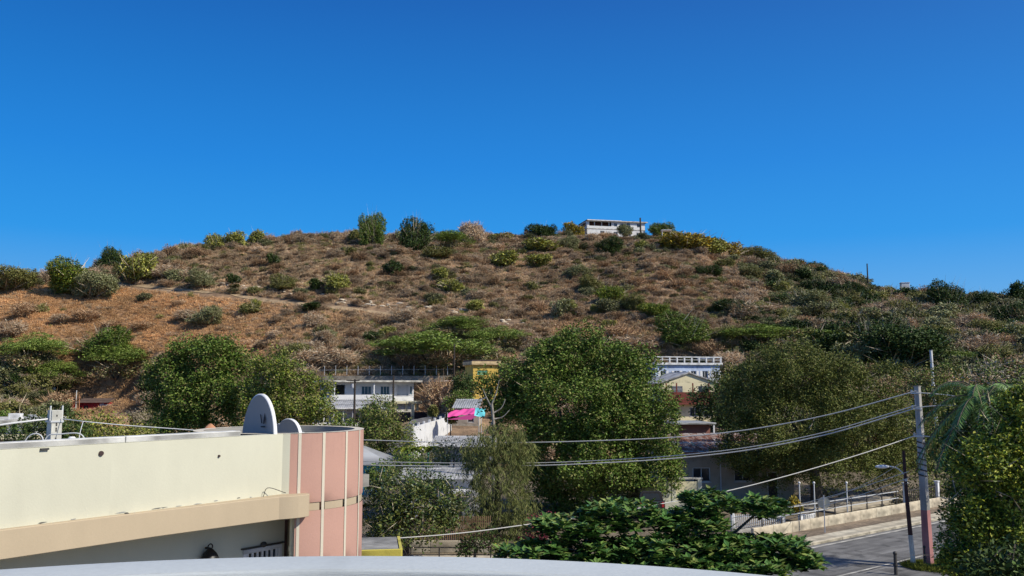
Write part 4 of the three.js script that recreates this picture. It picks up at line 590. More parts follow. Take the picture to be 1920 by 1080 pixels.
/** point of the wall plane z = k of the building seen at a place in the photograph */
function nbAt(px, py, k = 0) { const o = nbLocal(V(0, EYE, 0)), q = nbLocal(P(px, py, 10)), t = (k - o.z) / (q.z - o.z); return o.lerp(q, t); }
{
  const top = nbAt(540, 813).y, foot = nbAt(540, 925).y, LB = nbAt(540, 968, .1).y;    // top of the cream wall, top and underside of the ledge
  part('parapet_wall', box(16, top - foot, .25), M.cream, nb, -8.04, (top + foot) / 2, -.125);
  // grey coping in three lengths that ends short of the dish
  const cx = nbAt(452, 818).x; let a = -16; for (const b of [nbAt(-200, 845).x, nbAt(236, 830).x, cx]) { if (b > a + .1) part('coping_block', bevelBox(b - a - .015, .11, .3, .012), M.coping, nb, (a + b) / 2, top + .058, -.16); a = b; }
  // beige ledge, wider towards the corner, rounded end
  const ex = nbAt(585, 940, .45).x, s = new THREE.Shape(); s.moveTo(-16, .10); s.lineTo(-3.2, .16); s.lineTo(-.4, .34); s.quadraticCurveTo(ex - .5, .52, ex - .2, .50); s.quadraticCurveTo(ex, .46, ex, .2); s.lineTo(ex, -.9); s.lineTo(-16, -.9); s.closePath();
  const lg = new THREE.ExtrudeGeometry(s, { depth: foot - LB - .02, bevelEnabled: true, bevelThickness: .01, bevelSize: .01, bevelSegments: 1, curveSegments: 16 }); lg.rotateX(Math.PI / 2); part('ledge', lg, M.ledge, nb, 0, foot - .01, 0);
  // recessed lower wall with barred window
  const RZ = -.85, wp = nbAt(497, 1032, RZ), wx0 = nbAt(455, 1033, RZ).x, wx1 = nbAt(527, 1020, RZ).x, wt = nbAt(527, 1019, RZ).y, ww = wx1 - wx0;
  part('lower_wall', wallGeo(16.8, LB - .02, .2, [[(wx0 + wx1) / 2 + 7.65, wt - 1.5, ww, 1.5]]), M.cream, nb, -7.65, 0, RZ); { const A = nbAt(557, 1000, .12), B = nbAt(541, 1000, RZ - .1), m = part('return_wall', box(Math.hypot(A.x - B.x, A.z - B.z), LB - .03, .06), M.ledge, nb, (A.x + B.x) / 2, LB / 2 - .02, (A.z + B.z) / 2); m.rotation.y = Math.atan2(A.z - B.z, B.x - A.x); }
  const win = new THREE.Group(); win.name = 'barred_window'; win.position.set((wx0 + wx1) / 2, wt - .75, RZ - .02); nb.add(win); part('pane', box(ww - .05, 1.45, .02), M.glass, win, 0, 0, -.09); part('frame', frameGeo(ww, 1.5, .09, .12, 0), M.white, win); for (let i = 1; i < 8; i++) part('window_bar', box(.045, 1.34, .04), M.white, win, -ww / 2 + ww * i / 8, 0, .02); part('lintel', box(ww + .1, .03, .16), M.iron, win, 0, .78, 0);
  // rounded pink corner
  const cxp = 1.154, czp = -1.592, Rr = 2.0, o = nbLocal(V(0, EYE, 0));
  const angAt = (px) => { const q = nbLocal(P(px, 800, 10)), dx = q.x - o.x, dz = q.z - o.z, fx = o.x - cxp, fz = o.z - czp, A = dx * dx + dz * dz, B = 2 * (fx * dx + fz * dz), C = fx * fx + fz * fz - Rr * Rr, D = Math.max(0, B * B - 4 * A * C), t = (-B - Math.sqrt(D)) / (2 * A); return Math.atan2(fx + dx * t, fz + dz * t); };
  const edges = [-.66, ...[563, 608, 650, 674].map(angAt)]; const step = edges[3] - edges[2]; for (let k = 0; k < 3; k++) edges.push(edges[edges.length - 1] + step); edges.push(2.6);
  const bandY = nbAt(592, 937, .2).y - .12;
  const seg = (a, b, y0, y1, r) => { const g = new THREE.CylinderGeometry(r, r, y1 - y0, Math.max(4, Math.ceil((b - a) * 16)), 1, true, a, b - a), uv = g.attributes.uv; for (let i = 0; i < uv.count; i++) uv.setXY(i, uv.getX(i) * (b - a) * r, uv.getY(i) * (y1 - y0)); g.translate(cxp, (y0 + y1) / 2, czp); return g; };
  for (let i = 0; i < edges.length - 1; i++) { const a = edges[i] + (i ? .015 : 0), b = edges[i + 1] - .015; part('pink_panel', seg(i ? a : angAt(557), b, 0, bandY - .09, Rr), M.pink, nb); part('pink_panel', seg(a, b, bandY + .09, top, Rr), M.pink, nb); if (i) part('band_piece', seg(a + .02, b - .02, bandY - .09, bandY + .09, Rr - .02), M.ledge, nb); else part('band_piece', seg(a, b, bandY - .09, bandY + .09, Rr - .002), M.pink, nb); }
  part('seam_strip', seg(-.69, angAt(545), foot + .0, top + .002, Rr + .006), M.cream, nb);
  for (let i = 1; i < edges.length - 1; i++) part('rib', seg(edges[i] - .017, edges[i] + .017, 0, top + .004, Rr + .012), M.rib, nb);
  const ring = new THREE.RingGeometry(Rr - .22, Rr + .014, 48, 1, 0, Math.PI * 2); ring.rotateX(-Math.PI / 2); part('corner_coping', ring, M.rib, nb, cxp, top + .006, czp); const inner = new THREE.CylinderGeometry(Rr - .22, Rr - .22, .8, 40, 1, true); part('inner_parapet', inner, M.roofGrey, nb, cxp, top - .4, czp);
  { const R = rng(91); for (let i = 0; i < 26; i++) { const x = -15 + R() * 14.6, w = .03 + .09 * R(), pts = []; for (let j = 0; j < 7; j++) { const a = j / 7 * 6.28; pts.push([Math.cos(a) * w * (.5 + .6 * R()), Math.sin(a) * .010 * (.5 + R())]); } part('paint_chip', poly(pts, .004), i % 3 ? M.coping : M.roofGrey, nb, x, foot + .012 + .02 * R(), .001); } }
  // side and rear of the building, roof
  const low = top - 1.15; part('far_side_wall', box(.25, low, 11), M.pink, nb, cxp + 1.85, low / 2, czp - 6.2); part('rear_wall', box(18, low, .25), M.cream, nb, -6.0, low / 2, -13); part('roof', box(18.6, .3, 12.4), M.roofGrey, nb, -6.3, top - 1.3, -6.6); part('inner_wall', box(16, 1, .02), M.roofGrey, nb, -8.1, top - .5, -.262);
  // pipe in the corner, scuppers, lamps
  const dp = nbAt(549, 1000, -.12); part('downpipe', new THREE.CylinderGeometry(.07, .07, LB, 12), M.cream, nb, dp.x, LB / 2, -.12); part('pipe_joint', new THREE.CylinderGeometry(.085, .085, .1, 12), M.cream, nb, dp.x, nbAt(549, 1028, -.12).y, -.12); part('corner_strip', box(.05, LB, .05), M.iron, nb, dp.x + .13, LB / 2, -.1);
  for (const [px, py, r] of [[189, 850, .045], [410, 855, .025]]) { const q = nbAt(px, py); const m = part('scupper', new THREE.CylinderGeometry(r, r, .05, 16), M.brownGate, nb, q.x, q.y, .005); m.rotation.x = Math.PI / 2; }
  for (const [px, py] of [[238, 964], [478, 937]]) { const q = nbAt(px, py, .06); const m = part('drain_hole', new THREE.SphereGeometry(.045, 10, 8), M.iron, nb, q.x, q.y + .0, .05); m.scale.y = .7; }
  const ow = nbAt(495, 1021, RZ + .04); const om = part('oval_lamp', new THREE.SphereGeometry(.085, 16, 10), M.iron, nb, ow.x, ow.y, RZ + .03); om.scale.set(1, .75, .6);
  const hl = nbAt(396, 1038, RZ + .2), lant = new THREE.Group(); lant.name = 'wall_lantern'; lant.position.set(hl.x, hl.y, RZ + .16); nb.add(lant); part('shade', new THREE.LatheGeometry([[.0, .1], [.06, .09], [.14, 0], [.2, -.12], [.21, -.14]].map(([x, y]) => new THREE.Vector2(x, y)), 18), M.black, lant); part('hook', new THREE.TorusGeometry(.055, .014, 8, 16), M.black, lant, 0, .14, 0); part('bracket', box(.04, .04, .2), M.black, lant, 0, .1, -.1);
  const wr = nbAt(520, 922, .2); part('bent_wire', tube([V(wr.x - .25, foot, .05), V(wr.x - .2, foot + .18, .1), V(wr.x + .15, foot + .06, .3)], .008, 12, 5), M.iron, nb);
  const sc = nbAt(83, 842, .01); part('wall_bracket', box(.14, .03, .05), M.iron, nb, sc.x, sc.y, .02);
}
// satellite dishes on its roof
function dishThing(px, py, d, w, h, yaw, label, mark) {
  const t = thing('satellite_dish', label, 'satellite dish', P(px, py, d), 0, 'satellite dishes on the neighbouring roof');
  const b = new THREE.Group(); b.name = 'reflector'; b.rotation.y = yaw; b.rotation.x = -.04; t.add(b);
  const prof = []; for (let i = 0; i <= 12; i++) { const r = i / 12; prof.push(new THREE.Vector2(r, -.17 * (1 - r * r))); } const g = new THREE.LatheGeometry(prof, 56); g.rotateX(Math.PI / 2); g.scale(w / 2, h / 2, .75); part('bowl', g, M.dish, b);
  const bk = new THREE.LatheGeometry([[1.0, 0], [1.03, -.02], [1.03, -.10], [.98, -.13], [.6, -.24], [0, -.27]].map(([x, y]) => new THREE.Vector2(x, y)), 56); bk.rotateX(Math.PI / 2); bk.scale(w / 2, h / 2, .75); part('back_shell', bk, M.rimWhite, b);
  part('mast', new THREE.CylinderGeometry(.05, .05, h * .5 + 1.2, 10), M.steel, t, .12, -(h * .5 + 1.2) / 2 + .0, -.3); part('arm', tube([V(0, -h * .46, 0), V(-.1, -h * .44, .3), V(-.2, -h * .3, .62)], .025, 10, 6), M.steel, b); part('bracket', bevelBox(.3, .3, .2, .02), M.steel, b, 0, 0, -.3);
  if (mark) { const k = h * .5; const z = -.065; for (const [x, y, pts] of [[-.02, .42, [[-.09, .17], [-.055, .16], [.03, -.06], [-.02, -.06]]], [.02, .42, [[.05, .20], [.10, .04], [.05, -.07], [0, -.07]]], [.02, .29, [[-.10, 0], [.09, 0], [.09, .035], [-.10, .035]]]]) part('printed_mark', poly(pts.map(([a, c]) => [a * 1.1, c * .9]), .004), M.dishDark, b, x * w + .1, y * k * 1.05, z); for (const [x, y] of [[-.08, -.06], [.22, -.05]]) part('bolt', new THREE.SphereGeometry(.014, 8, 6), M.dishDark, b, x * w, y * k + .16, -.1); }
  return t;
}
dishThing(482, 828, 20.4, 1.62, 2.10, -.85, 'large grey satellite dish with dark printed mark behind the parapet', true);
dishThing(538, 822, 21.6, 1.0, .92, -.72, 'smaller grey satellite dish right of the large one', false);
dishThing(521, 822, 22.6, .7, .72, -.9, 'smallest satellite dish half hidden between the two larger ones', false);
{
  const t = thing('clay_chimney_cap', 'rust orange clay cone rising behind the parapet', 'chimney', P(394, 815, 24)); const g = new THREE.LatheGeometry([[0, .30], [.04, .285], [.12, .21], [.24, .05], [.31, -.06], [.30, -.3], [.30, -1.0]].map(([x, y]) => new THREE.Vector2(x, y)), 24); part('cone', g, M.clay, t); part('shoulder', box(.5, .9, .4), M.clay, t, -.1, -.56, 0);
  // white pipe hoops on the roof
  const hoop = (pts, d, label) => { const o = solo('pipe_hoop', tube(pts.map(([x, y]) => P(x, y, d)), .016, 40, 8), M.pipeWhite, label, 'pipe', 'pipe hoops on the roof'); return o; };
  hoop([[43, 850], [46, 830], [54, 818], [66, 813], [78, 818], [84, 850]], 22, 'short bent white pipe hoop at the left end of the roof'); hoop([[80, 855], [83, 828], [92, 816], [112, 814], [148, 813], [157, 820], [163, 850]], 22, 'wide white pipe hoop in front of the concrete pole');
  const p = thing('roof_concrete_pole', 'square concrete pole with bolt holes behind the cream parapet', 'pole', V(P(103, 780, 26).x, 0, -26), nbTurn - .1); const h = P(103, 769, 26).y; part('shaft', bevelBox(.30, h, .34, .015), M.poleLight, p, 0, h / 2, 0);
  for (const py of [779, 795, 803, 807, 822]) part('bolt_hole', box(.04, py === 795 ? .1 : .05, .012), M.iron, p, -.01, P(103, py, 26).y, .172); for (const s of [-1, 1]) { part('conduit', new THREE.CylinderGeometry(.025, .025, .5, 8), M.pipeWhite, p, s * .165, h - .12, .1); } part('clamp', box(.36, .05, .4), M.steel, p, 0, h - .32, 0);
  const c1 = solo('white_cable_bundle', tube([P(-20, 800, 20), P(20, 794, 23), P(60, 789, 25), P(95, 785, 26)], .024, 24, 7), M.cableWhite, 'thick white cable bundle left of the concrete pole', 'cable'); const c2 = solo('white_cable_bundle', tube([P(112, 785, 26), P(140, 788, 25.5), P(156, 790, 25), P(230, 797, 25), P(300, 802, 25), P(384, 808, 25)], .012, 40, 6), M.cableWhite, 'white cable running right from the concrete pole', 'cable');
  solo('guy_wire', tube([P(156, 790, 25), P(150, 812, 24), P(145, 845, 23)], .01, 10, 5), M.cableWhite, 'short white guy wire dropping to the roof', 'cable');
  const v = thing('roof_ventilator', 'small white capped ventilator under the wide pipe hoop', 'vent', P(135, 822, 23)); part('cap', new THREE.LatheGeometry([[0, .05], [.06, .045], [.1, 0], [.1, -.02]].map(([x, y]) => new THREE.Vector2(x, y)), 16), M.white, v); part('neck', new THREE.CylinderGeometry(.04, .04, 1.2, 8), M.white, v, 0, -.61, 0);
}
// ---------------------------------------------------------------- own rounded balcony in front of the camera
{
  const t = thing('balcony_parapet', 'white rounded balcony parapet across the bottom foreground', 'parapet', V(-.42, 0, -.2)), top = EYE - .484, Ro = 2.36, Ri = 2.20;
  const ring = (pts, a = Math.PI * .5, l = Math.PI) => { const g = new THREE.LatheGeometry(pts.map(([x, y]) => new THREE.Vector2(x, y)), 96, a, l), uv = g.attributes.uv; for (let i = 0; i < uv.count; i++) uv.setXY(i, uv.getX(i) * 7.4, uv.getY(i) * 1); return g; };
  part('coping', ring([[Ri - .004, top - .02], [Ri - .004, top - .008], [Ri + .004, top], [Ro - .004, top + .004], [Ro + .014, top - .012], [Ro + .014, top - .09]]), M.balcony, t); part('inner_wall', ring([[Ri, top - 1.05], [Ri, top - .018]]), M.balconyInShade, t); part('outer_wall', ring([[Ro, .0], [Ro, top - .09]]), M.white, t); part('balcony_floor', new THREE.CylinderGeometry(2.15, 2.15, .2, 64), M.slab, t, 0, top - 1.12, 0);
}
// ---------------------------------------------------------------- street furniture
{
  const b = G(1742, 1062), h = P(1715, 725, -b.z).y, t = thing('utility_pole', 'tall tapered concrete utility pole with pink painted base beside the road', 'utility pole', b, roadTurn - Math.PI / 2); const dx = P(1718, 725, -b.z).x - b.x;
  t.rotation.z = 0; const lean = Math.atan2(-dx - .05, h);
  const col = (y0, y1, w0, w1, mat, name) => { const g = new THREE.CylinderGeometry(w1 * .7071, w0 * .7071, y1 - y0, 4, 1); g.rotateY(Math.PI / 4); const q = g.toNonIndexed(); q.computeVertexNormals(); const m = part(name, q, mat, t, 0, (y0 + y1) / 2, 0); return m; };
  const W = (y) => lerp(.37, .235, y / h); col(-.3, 2.75, W(0), W(2.75), M.polePink, 'painted_base'); col(2.75, h, W(2.75), W(h), M.poleConcrete, 'shaft'); part('top_cap', box(W(h) + .03, .05, W(h) + .03), M.poleLight, t, 0, h + .02, 0);
  const pts = []; for (let i = 0; i <= 90; i++) { const a = i / 90 * Math.PI * 2 * 7, y = 4.4 + i / 90 * 1.9, r = W(y) * .62; pts.push(V(Math.cos(a) * r, y, Math.sin(a) * r)); } part('cable_coil', new THREE.TubeGeometry(new THREE.CatmullRomCurve3(pts), 260, .035, 6), M.iron, t);
  for (const py of [737, 766, 818]) { const y = P(1715, py, -b.z).y; part('insulator_bracket', box(.5, .06, .08), M.steel, t, 0, y, .2); part('insulator', new THREE.CylinderGeometry(.05, .06, .16, 10), M.offwhite, t, -.2, y + .1, .2); }
  // lean of the whole pole
  t.quaternion.premultiply(new THREE.Quaternion().setFromAxisAngle(V(0, 0, 1), lean));
}
{
  const b = G(1713, 1060), d = -b.z, t = thing('street_lamp', 'street lamp on a thin brown pole with curved white arm', 'street lamp', b), loc = (px, py, dd = d) => P(px, py, dd).sub(b);
  const w = loc(1707, 1003); part('white_base', limb([V(0, -.2, 0), V(-.05, .8, 0), w], .12, .11, 6, 9), M.offwhite, t); part('shaft', limb([w, loc(1700, 930), loc(1694, 845)], .11, .07, 8, 9), M.poleBrown, t); part('arm', tube([loc(1698, 893), loc(1690, 884), loc(1680, 877), loc(1664, 874)], .035, 20, 7), M.pipeWhite, t);
  const hd = part('lamp_head', new THREE.SphereGeometry(.36, 18, 10), M.rimWhite, t); hd.position.copy(loc(1654, 875)); hd.scale.set(1, .26, .4); const br = part('lamp_bracket', box(.1, .1, .3), M.steel, t); br.position.copy(loc(1697, 900));
  for (const [px, py, h, l] of [[1680, 1078, 1.0, 'short dark post with rounded top at the edge of the driveway'], [1736, 1062, .95, 'short dark post touching the utility pole base']]) { const p = thing('bollard', l, 'bollard', G(px, py), 0, 'short dark posts'); part('shaft', new THREE.CylinderGeometry(.075, .085, h, 10), M.iron, p, 0, h / 2, 0); part('head', new THREE.SphereGeometry(.1, 12, 8), M.iron, p, 0, h, 0); part('collar', new THREE.CylinderGeometry(.11, .11, .06, 10), M.iron, p, 0, h * .45, 0); }
  const s = G(1547, 1003), st = thing('octagonal_sign', 'octagonal road sign seen from its pale back on a thin post', 'sign', V(s.x, .1, s.z), -.4); const hh = P(1541, 932, -s.z).y - .1; part('post', box(.06, hh + .1, .06), M.steel, st, 0, (hh + .1) / 2, -.03); const o = new THREE.CylinderGeometry(.37, .37, .012, 8); o.rotateY(Math.PI / 8); o.rotateX(Math.PI / 2); part('sign_plate', o, M.signBack, st, 0, hh - .36, -.075); part('stiffener', box(.05, .6, .03), M.steel, st, 0, hh - .36, -.05);
  const g = G(1472, 998), gs = thing('street_name_sign', 'small green street name plates on a thin pale post', 'sign', V(g.x, 0, g.z), -.2); const gh = P(1472, 946, -g.z).y; part('post', box(.06, gh, .06), M.pipeWhite, gs, 0, gh / 2, 0); part('name_plate', box(.62, .14, .02), M.signGreen, gs, 0, gh + .08, 0); const n2 = part('name_plate', box(.5, .14, .02), M.signGreen, gs, 0, gh + .24, 0); n2.rotation.y = 1.4;
}
{ // low wall with pipe rails along the verge
  const t = thing('roadside_wall', 'low cream wall with pipe rails along the dirt verge', 'wall', V(0, 0, 0)); const mats = [concrete(.78, .70, .55), concrete(.80, .73, .58), concrete(.76, .68, .54)];
  for (let i = 0; i < 13; i++) { const m = part('wall_block', bevelBox(1.9, .72, .2, .02), mats[i % 3], t); m.position.copy(onRoad(-1 + i * 1.92, 3.2, .36)); m.rotation.y = roadTurn; }
  for (let i = 0; i < 9; i++) { const m = part('rail_post', box(.07, 1.0, .07), M.iron, t); m.position.copy(onRoad(-1 + i * 1.92, 3.2, 1.2)); } for (const y of [1.15, 1.6]) { const m = part('rail', box(16, .05, .05), M.steel, t); m.position.copy(onRoad(6.6, 3.2, y)); m.rotation.y = roadTurn; }
  for (const [tt, h] of [[16.0, 2.0], [20.6, 1.8]]) { const q = thing('gate_post', tt < 17 ? 'white gate post at the end of the roadside wall' : 'white leaning gate post right of the utility pole', 'post', onRoad(tt, 3.4, 0), roadTurn, 'gate posts'); part('shaft', bevelBox(.26, h, .26, .02), M.white, q, 0, h / 2, 0); part('cap', bevelBox(.34, .1, .34, .02), M.white, q, 0, h + .05, 0); }
  const gt = thing('iron_gate', 'dark iron bar gate between the white gate posts', 'gate', onRoad(18.3, 3.4, 0), roadTurn); for (let i = 0; i < 16; i++) part('gate_bar', box(.04, 1.6, .04), M.iron, gt, -2 + i * .267, .9, 0); for (const y of [.25, 1.5]) part('cross_rail', box(4.1, .06, .06), M.iron, gt, 0, y, 0);
  const bn = thing('concrete_bench', 'white slatted concrete bench behind the roadside wall', 'bench', (() => { const p = P(1517, 990, 57); p.y = .02; return p; })(), roadTurn - .1); part('backrest', bevelBox(1.5, .34, .1, .02), M.white, bn, 0, .66, -.16); part('seat', bevelBox(1.5, .1, .45, .02), M.white, bn, 0, .42, .06); for (const s of [-1, 1]) part('leg', bevelBox(.14, .4, .4, .02), M.white, bn, s * .6, .2, .05); for (let i = 0; i < 6; i++) part('painted_stroke', box(.05, .22, .012), M.iron, bn, -.35 + i * .2, .66, -.102);
  const pf = thing('white_picket_fence', 'white picket fence between two white posts at the street corner', 'fence', G(1420, 998), .12); for (const x of [-1.55, 1.6]) part('fence_post', bevelBox(.2, 1.15, .2, .02), M.white, pf, x, .57, 0); for (let i = 0; i < 24; i++) part('picket', box(.045, .85, .03), M.white, pf, -1.4 + i * .125, .66, 0); for (const y of [.35, .95]) part('rail', box(3.0, .05, .05), M.white, pf, 0, y, -.045); part('base_wall', box(3.3, .26, .2), M.offwhite, pf, 0, .13, 0);
  for (const [px, l] of [[1489, 'left thin white post under the round dull tree'], [1516, 'middle thin blue white post under the round dull tree'], [1576, 'right thin white post under the round dull tree']]) { const p = place(px, 62, 0), q = thing('garden_post', l, 'post', p, 0, 'thin posts under the tree'); part('shaft', new THREE.CylinderGeometry(.045, .05, 2.2, 8), M.pipeWhite, q, 0, 1.1, 0); part('finial', new THREE.SphereGeometry(.09, 10, 8), M.white, q, 0, 2.25, 0); }
}
{ // fence, rail and kiosk in the lower middle
  const t = thing('brown_picket_fence', 'brown picket fence on a pale wall behind the dark leafy tree', 'fence', place(838, 49, 0), 0); for (let i = 0; i < 46; i++) part('picket', box(.05, 1.25 + .06 * hash(i, 2), .04), M.picketBrown, t, -2.3 + i * .105, 1.26, 0); for (const y of [.85, 1.6]) part('rail', box(4.9, .06, .05), M.picketBrown, t, 0, y, -.05); for (let i = 0; i < 3; i++) part('wall_block', bevelBox(1.62, .62, .3, .02), i % 2 ? M.slab : M.kerb, t, -1.64 + i * 1.64, .31, 0);
  const r = thing('pavement_rail', 'low dark metal rail along the pavement below the pale wall', 'railing', place(850, 45.4, .12), 0); for (const px of [775, 827, 883, 921]) part('rail_post', box(.06, .8, .06), M.iron, r, (px - 850) / F * 45.4, .4, 0); part('top_rail', box(4.4, .05, .05), M.iron, r, 0, .78, .05); part('mid_rail', box(4.4, .04, .04), M.iron, r, 0, .42, .05);
  const k = thing('kiosk', 'small kiosk with grey flat roof and yellow fascia beside the pink corner', 'kiosk', place(688, 31, 0), .16); const ky = P(720, 1030, 31).y; part('wall', box(2.1, ky - .3, 2), M.cream, k, -.1, (ky - .3) / 2, -1.2); part('fascia', bevelBox(2.6, .28, .1, .02), M.canopyYellow, k, 0, ky - .15, .05); part('side_fascia', bevelBox(.1, .28, 2.6, .02), M.canopyYellow, k, 1.28, ky - .15, -1.28); part('roof', box(2.46, .18, 2.6), M.roofGrey, k, -.02, ky - .13, -1.3); const bl = solo('blue_barrel', new THREE.LatheGeometry([[0, 0], [.28, 0], [.3, .1], [.28, .3], [.3, .5], [.28, .9], [.22, .95], [0, .96]].map(([x, y]) => new THREE.Vector2(x, y)), 18), std(lin(.08, .24, .40), { roughness: .5 }), 'blue plastic barrel beside the dark tree trunk', 'barrel'); bl.position.copy(place(738, 47, .12));
}
{ // timber poles near the white house
  for (const [px, py, d, l, arms] of [[667, 711, 108, 'timber utility pole with crossarm in front of the grey porch house', 1], [739, 704, 116, 'thin timber pole in front of the white house', 0], [852, 646, 140, 'thin dark pole against the green canopies', 0]]) { const p = place(px, d, 0); p.y = terrain(p.x, p.z) - .2; const h = P(px, py, d).y - p.y, t = thing('timber_pole', l, 'pole', p, 0, 'timber poles'); part('shaft', limb([V(0, 0, 0), V(0, h / 2, 0), V(0, h, 0)], .16, .11, 4, 8), M.poleWood, t); part('collar', new THREE.CylinderGeometry(.17, .17, .1, 8), M.iron, t, 0, h * .8, 0); if (arms) { part('crossarm', box(1.6, .12, .12), M.poleWood, t, -.2, h - .15, .14); part('transformer', new THREE.CylinderGeometry(.18, .18, .5, 10), M.grey, t, -.28, h - .8, .1); } }
  const p = place(1744, 96, 0); p.y = terrain(p.x, p.z); const h = P(1744, 657, 96).y - p.y, t = thing('white_post', 'tall white post rising above the trees on the right', 'pole', p); part('shaft', limb([V(.25, 0, 0), V(.1, h / 2, 0), V(0, h, 0)], .2, .15, 6, 8), M.white, t); part('cap', new THREE.CylinderGeometry(.17, .17, .08, 8), M.grey, t, 0, h, 0);
}
// cables: places in the photograph with the distance running evenly along each
function wire(name, pts, d0, d1, r, mat, label, group) { const x0 = pts[0][0], x1 = pts[pts.length - 1][0]; return solo(name, new THREE.TubeGeometry(new THREE.CatmullRomCurve3(pts.map(([x, y]) => P(x, y, lerp(d0, d1, (x - x0) / (x1 - x0))))), 120, r, 6), mat, label, 'cable', group); }
wire('overhead_cable', [[1718, 733], [1560, 776], [1420, 803], [1290, 818], [1130, 826], [960, 830], [820, 829], [685, 825], [500, 820]], 43.8, 60, .028, M.cable, 'uppermost cable strung from the utility pole across the big tree', 'overhead cables');
wire('overhead_cable', [[1718, 760], [1560, 807], [1420, 836], [1280, 853], [1130, 863], [1000, 868], [820, 868], [690, 865], [500, 858]], 43.8, 60, .024, M.cable, 'upper one of the close pair of cables across the big tree', 'overhead cables');
wire('overhead_cable', [[1718, 765], [1560, 812], [1420, 841], [1280, 858], [1130, 868], [1000, 873], [820, 874], [690, 872], [500, 866]], 43.8, 59, .030, M.cable, 'lower one of the close pair of cables across the big tree', 'overhead cables');
wire('overhead_cable', [[1718, 816], [1640, 843], [1560, 868], [1480, 891], [1400, 912], [1320, 930], [1260, 941], [1140, 963], [1000, 982], [860, 1000], [700, 1012], [520, 1022]], 43.8, 36, .024, M.cable, 'lowest long cable sloping down to the kiosk', 'overhead cables');
wire('telephone_wire', [[1704, 884], [1600, 918], [1480, 950], [1370, 972]], 44.3, 52, .016, M.cable, 'upper thin wire from the street lamp pole', 'thin wires'); wire('telephone_wire', [[1704, 896], [1600, 932], [1480, 966], [1370, 990]], 44.3, 52, .016, M.cable, 'middle thin wire from the street lamp pole', 'thin wires'); wire('telephone_wire', [[1704, 905], [1620, 935], [1500, 968], [1370, 996]], 44.3, 52, .014, M.cableDark, 'lowest thin wire from the street lamp pole', 'thin wires');
wire('telephone_wire', [[1690, 868], [1640, 898], [1580, 925], [1500, 950]], 44.3, 56, .014, M.cable, 'short thin wire crossing behind the street lamp arm', 'thin wires');
for (const [y0, y1, l] of [[736, 744, 'short cable right of the pole top'], [764, 756, 'short cable right of the pole, second from top'], [816, 828, 'short cable right of the pole, lowest']]) wire('overhead_cable', [[1718, y0], [1770, (y0 + y1) / 2], [1850, y1 + 6], [1980, y1]], 43.8, 40, .024, M.cable, l, 'overhead cables');

// ---------------------------------------------------------------- trees
/** blobs given as [px, py, half width, half height (px), offset in depth (m)] at distance d; the tree stands at px base on the ground */
function tree(name, label, o) {
  const { d, base, blobs, group = 'trees in the valley', category = 'tree', trunk = .3, bark = M.bark, mat = leafMat, twig = 0 } = o, gx = (base - 960) / F * d, gy = terrain(gx, -d), t = thing(name, label, category, V(gx, gy, -d), 0, group), k = d / F;
  const B = blobs.map(([px, py, rx, ry, dz = 0, rz]) => { const p = P(px, py, d - dz); return [p.x - gx, p.y - gy, p.z + d, rx * k, ry * k, rz ?? Math.max(rx, ry) * k * .95]; });
  let CB = B; if (o.lumps) { const Q = rng((o.seed || 1) * 31); CB = []; for (const b of B) { CB.push([b[0], b[1], b[2], b[3] * .8, b[4] * .8, b[5] * .8]); for (let i = 0; i < o.lumps; i++) { dirIn(Q, _f); if (_f.y < -.35) _f.y *= -.6; if (_f.z < -.3) _f.z *= -1; const q = .25 + .22 * Q(), e = .82 + .14 * Q(); CB.push([b[0] + _f.x * b[3] * e, b[1] + _f.y * b[4] * e, b[2] + _f.z * b[5] * e, b[3] * q, b[4] * q * .85, b[5] * q]); } } }
  const L = crown({ ...o, blobs: CB }); part('crown', L.geo(), mat, t);
  // trunk and limbs that reach into the blobs
  let cy = 0, cx = 0; for (const b of B) { cx += b[0] / B.length; cy += b[1] / B.length; } const low = Math.min(...B.map((b) => b[1] - b[4])), fork = Math.max(.6, low + (cy - low) * .45), top = V(cx * .5, fork, 0);
  part('trunk', limb([V(0, -.3, 0), V(cx * .15, fork * .5, .1), top], trunk, trunk * .7, 8, 9), bark, t); const R = rng((o.seed || 1) + 99);
  for (const b of B) { const e = V(b[0], b[1] + b[4] * .3, b[2]), m = top.clone().lerp(e, .5); m.y += .3 + R() * .4; m.x += (R() - .5) * .8; part('branch', limb([top, m, e], trunk * .42, trunk * .08, 7, 6), bark, t); }
  if (twig) { const T = new Leaves(); for (let i = 0; i < twig; i++) { const b = B[Math.floor(R() * B.length)]; dirIn(R, _o); const q = .8 + .3 * R(); const dd = _o.clone(); _o.set(b[0] + _o.x * b[3] * q, b[1] + _o.y * b[4] * q, b[2] + _o.z * b[5] * q); dirIn(R, _a); _a.addScaledVector(dd, .8); _a.y += .3; _a.normalize(); dirIn(R, _f); T.leaf(_o, _a, _f, .5 + .6 * R(), .03, tone(R, PAL.greyTwig, 1)); } const m = part('twigs', T.geo(), leafDry, t); m.userData.kind = 'stuff'; }
  return t;
}
tree('big_leafy_tree', 'very large leafy tree in the middle, crossed by cables', { d: 66, base: 1132, trunk: .42, seed: 5, lumps: 8, bark: M.barkPale, per: 50, clump: .55, size: .2, width: .55, pal: PAL.tree, density: .78, ragged: .4, inner: .12, twig: 160, blobs: [[1080, 672, 74, 58, 0], [1005, 708, 80, 60, 1], [1150, 705, 74, 66, 0], [940, 738, 44, 44, 1.5], [1060, 770, 105, 70, 2.4], [1188, 786, 80, 78, 1.2], [1112, 850, 105, 66, 2], [1214, 856, 60, 64, .6], [1040, 838, 66, 58, 2], [975, 786, 52, 52, 1], [1148, 900, 74, 34, 1], [1258, 886, 20, 42, 0], [1060, 900, 56, 44, 1], [1010, 905, 40, 60, 0], [1080, 940, 50, 30, 0]] });
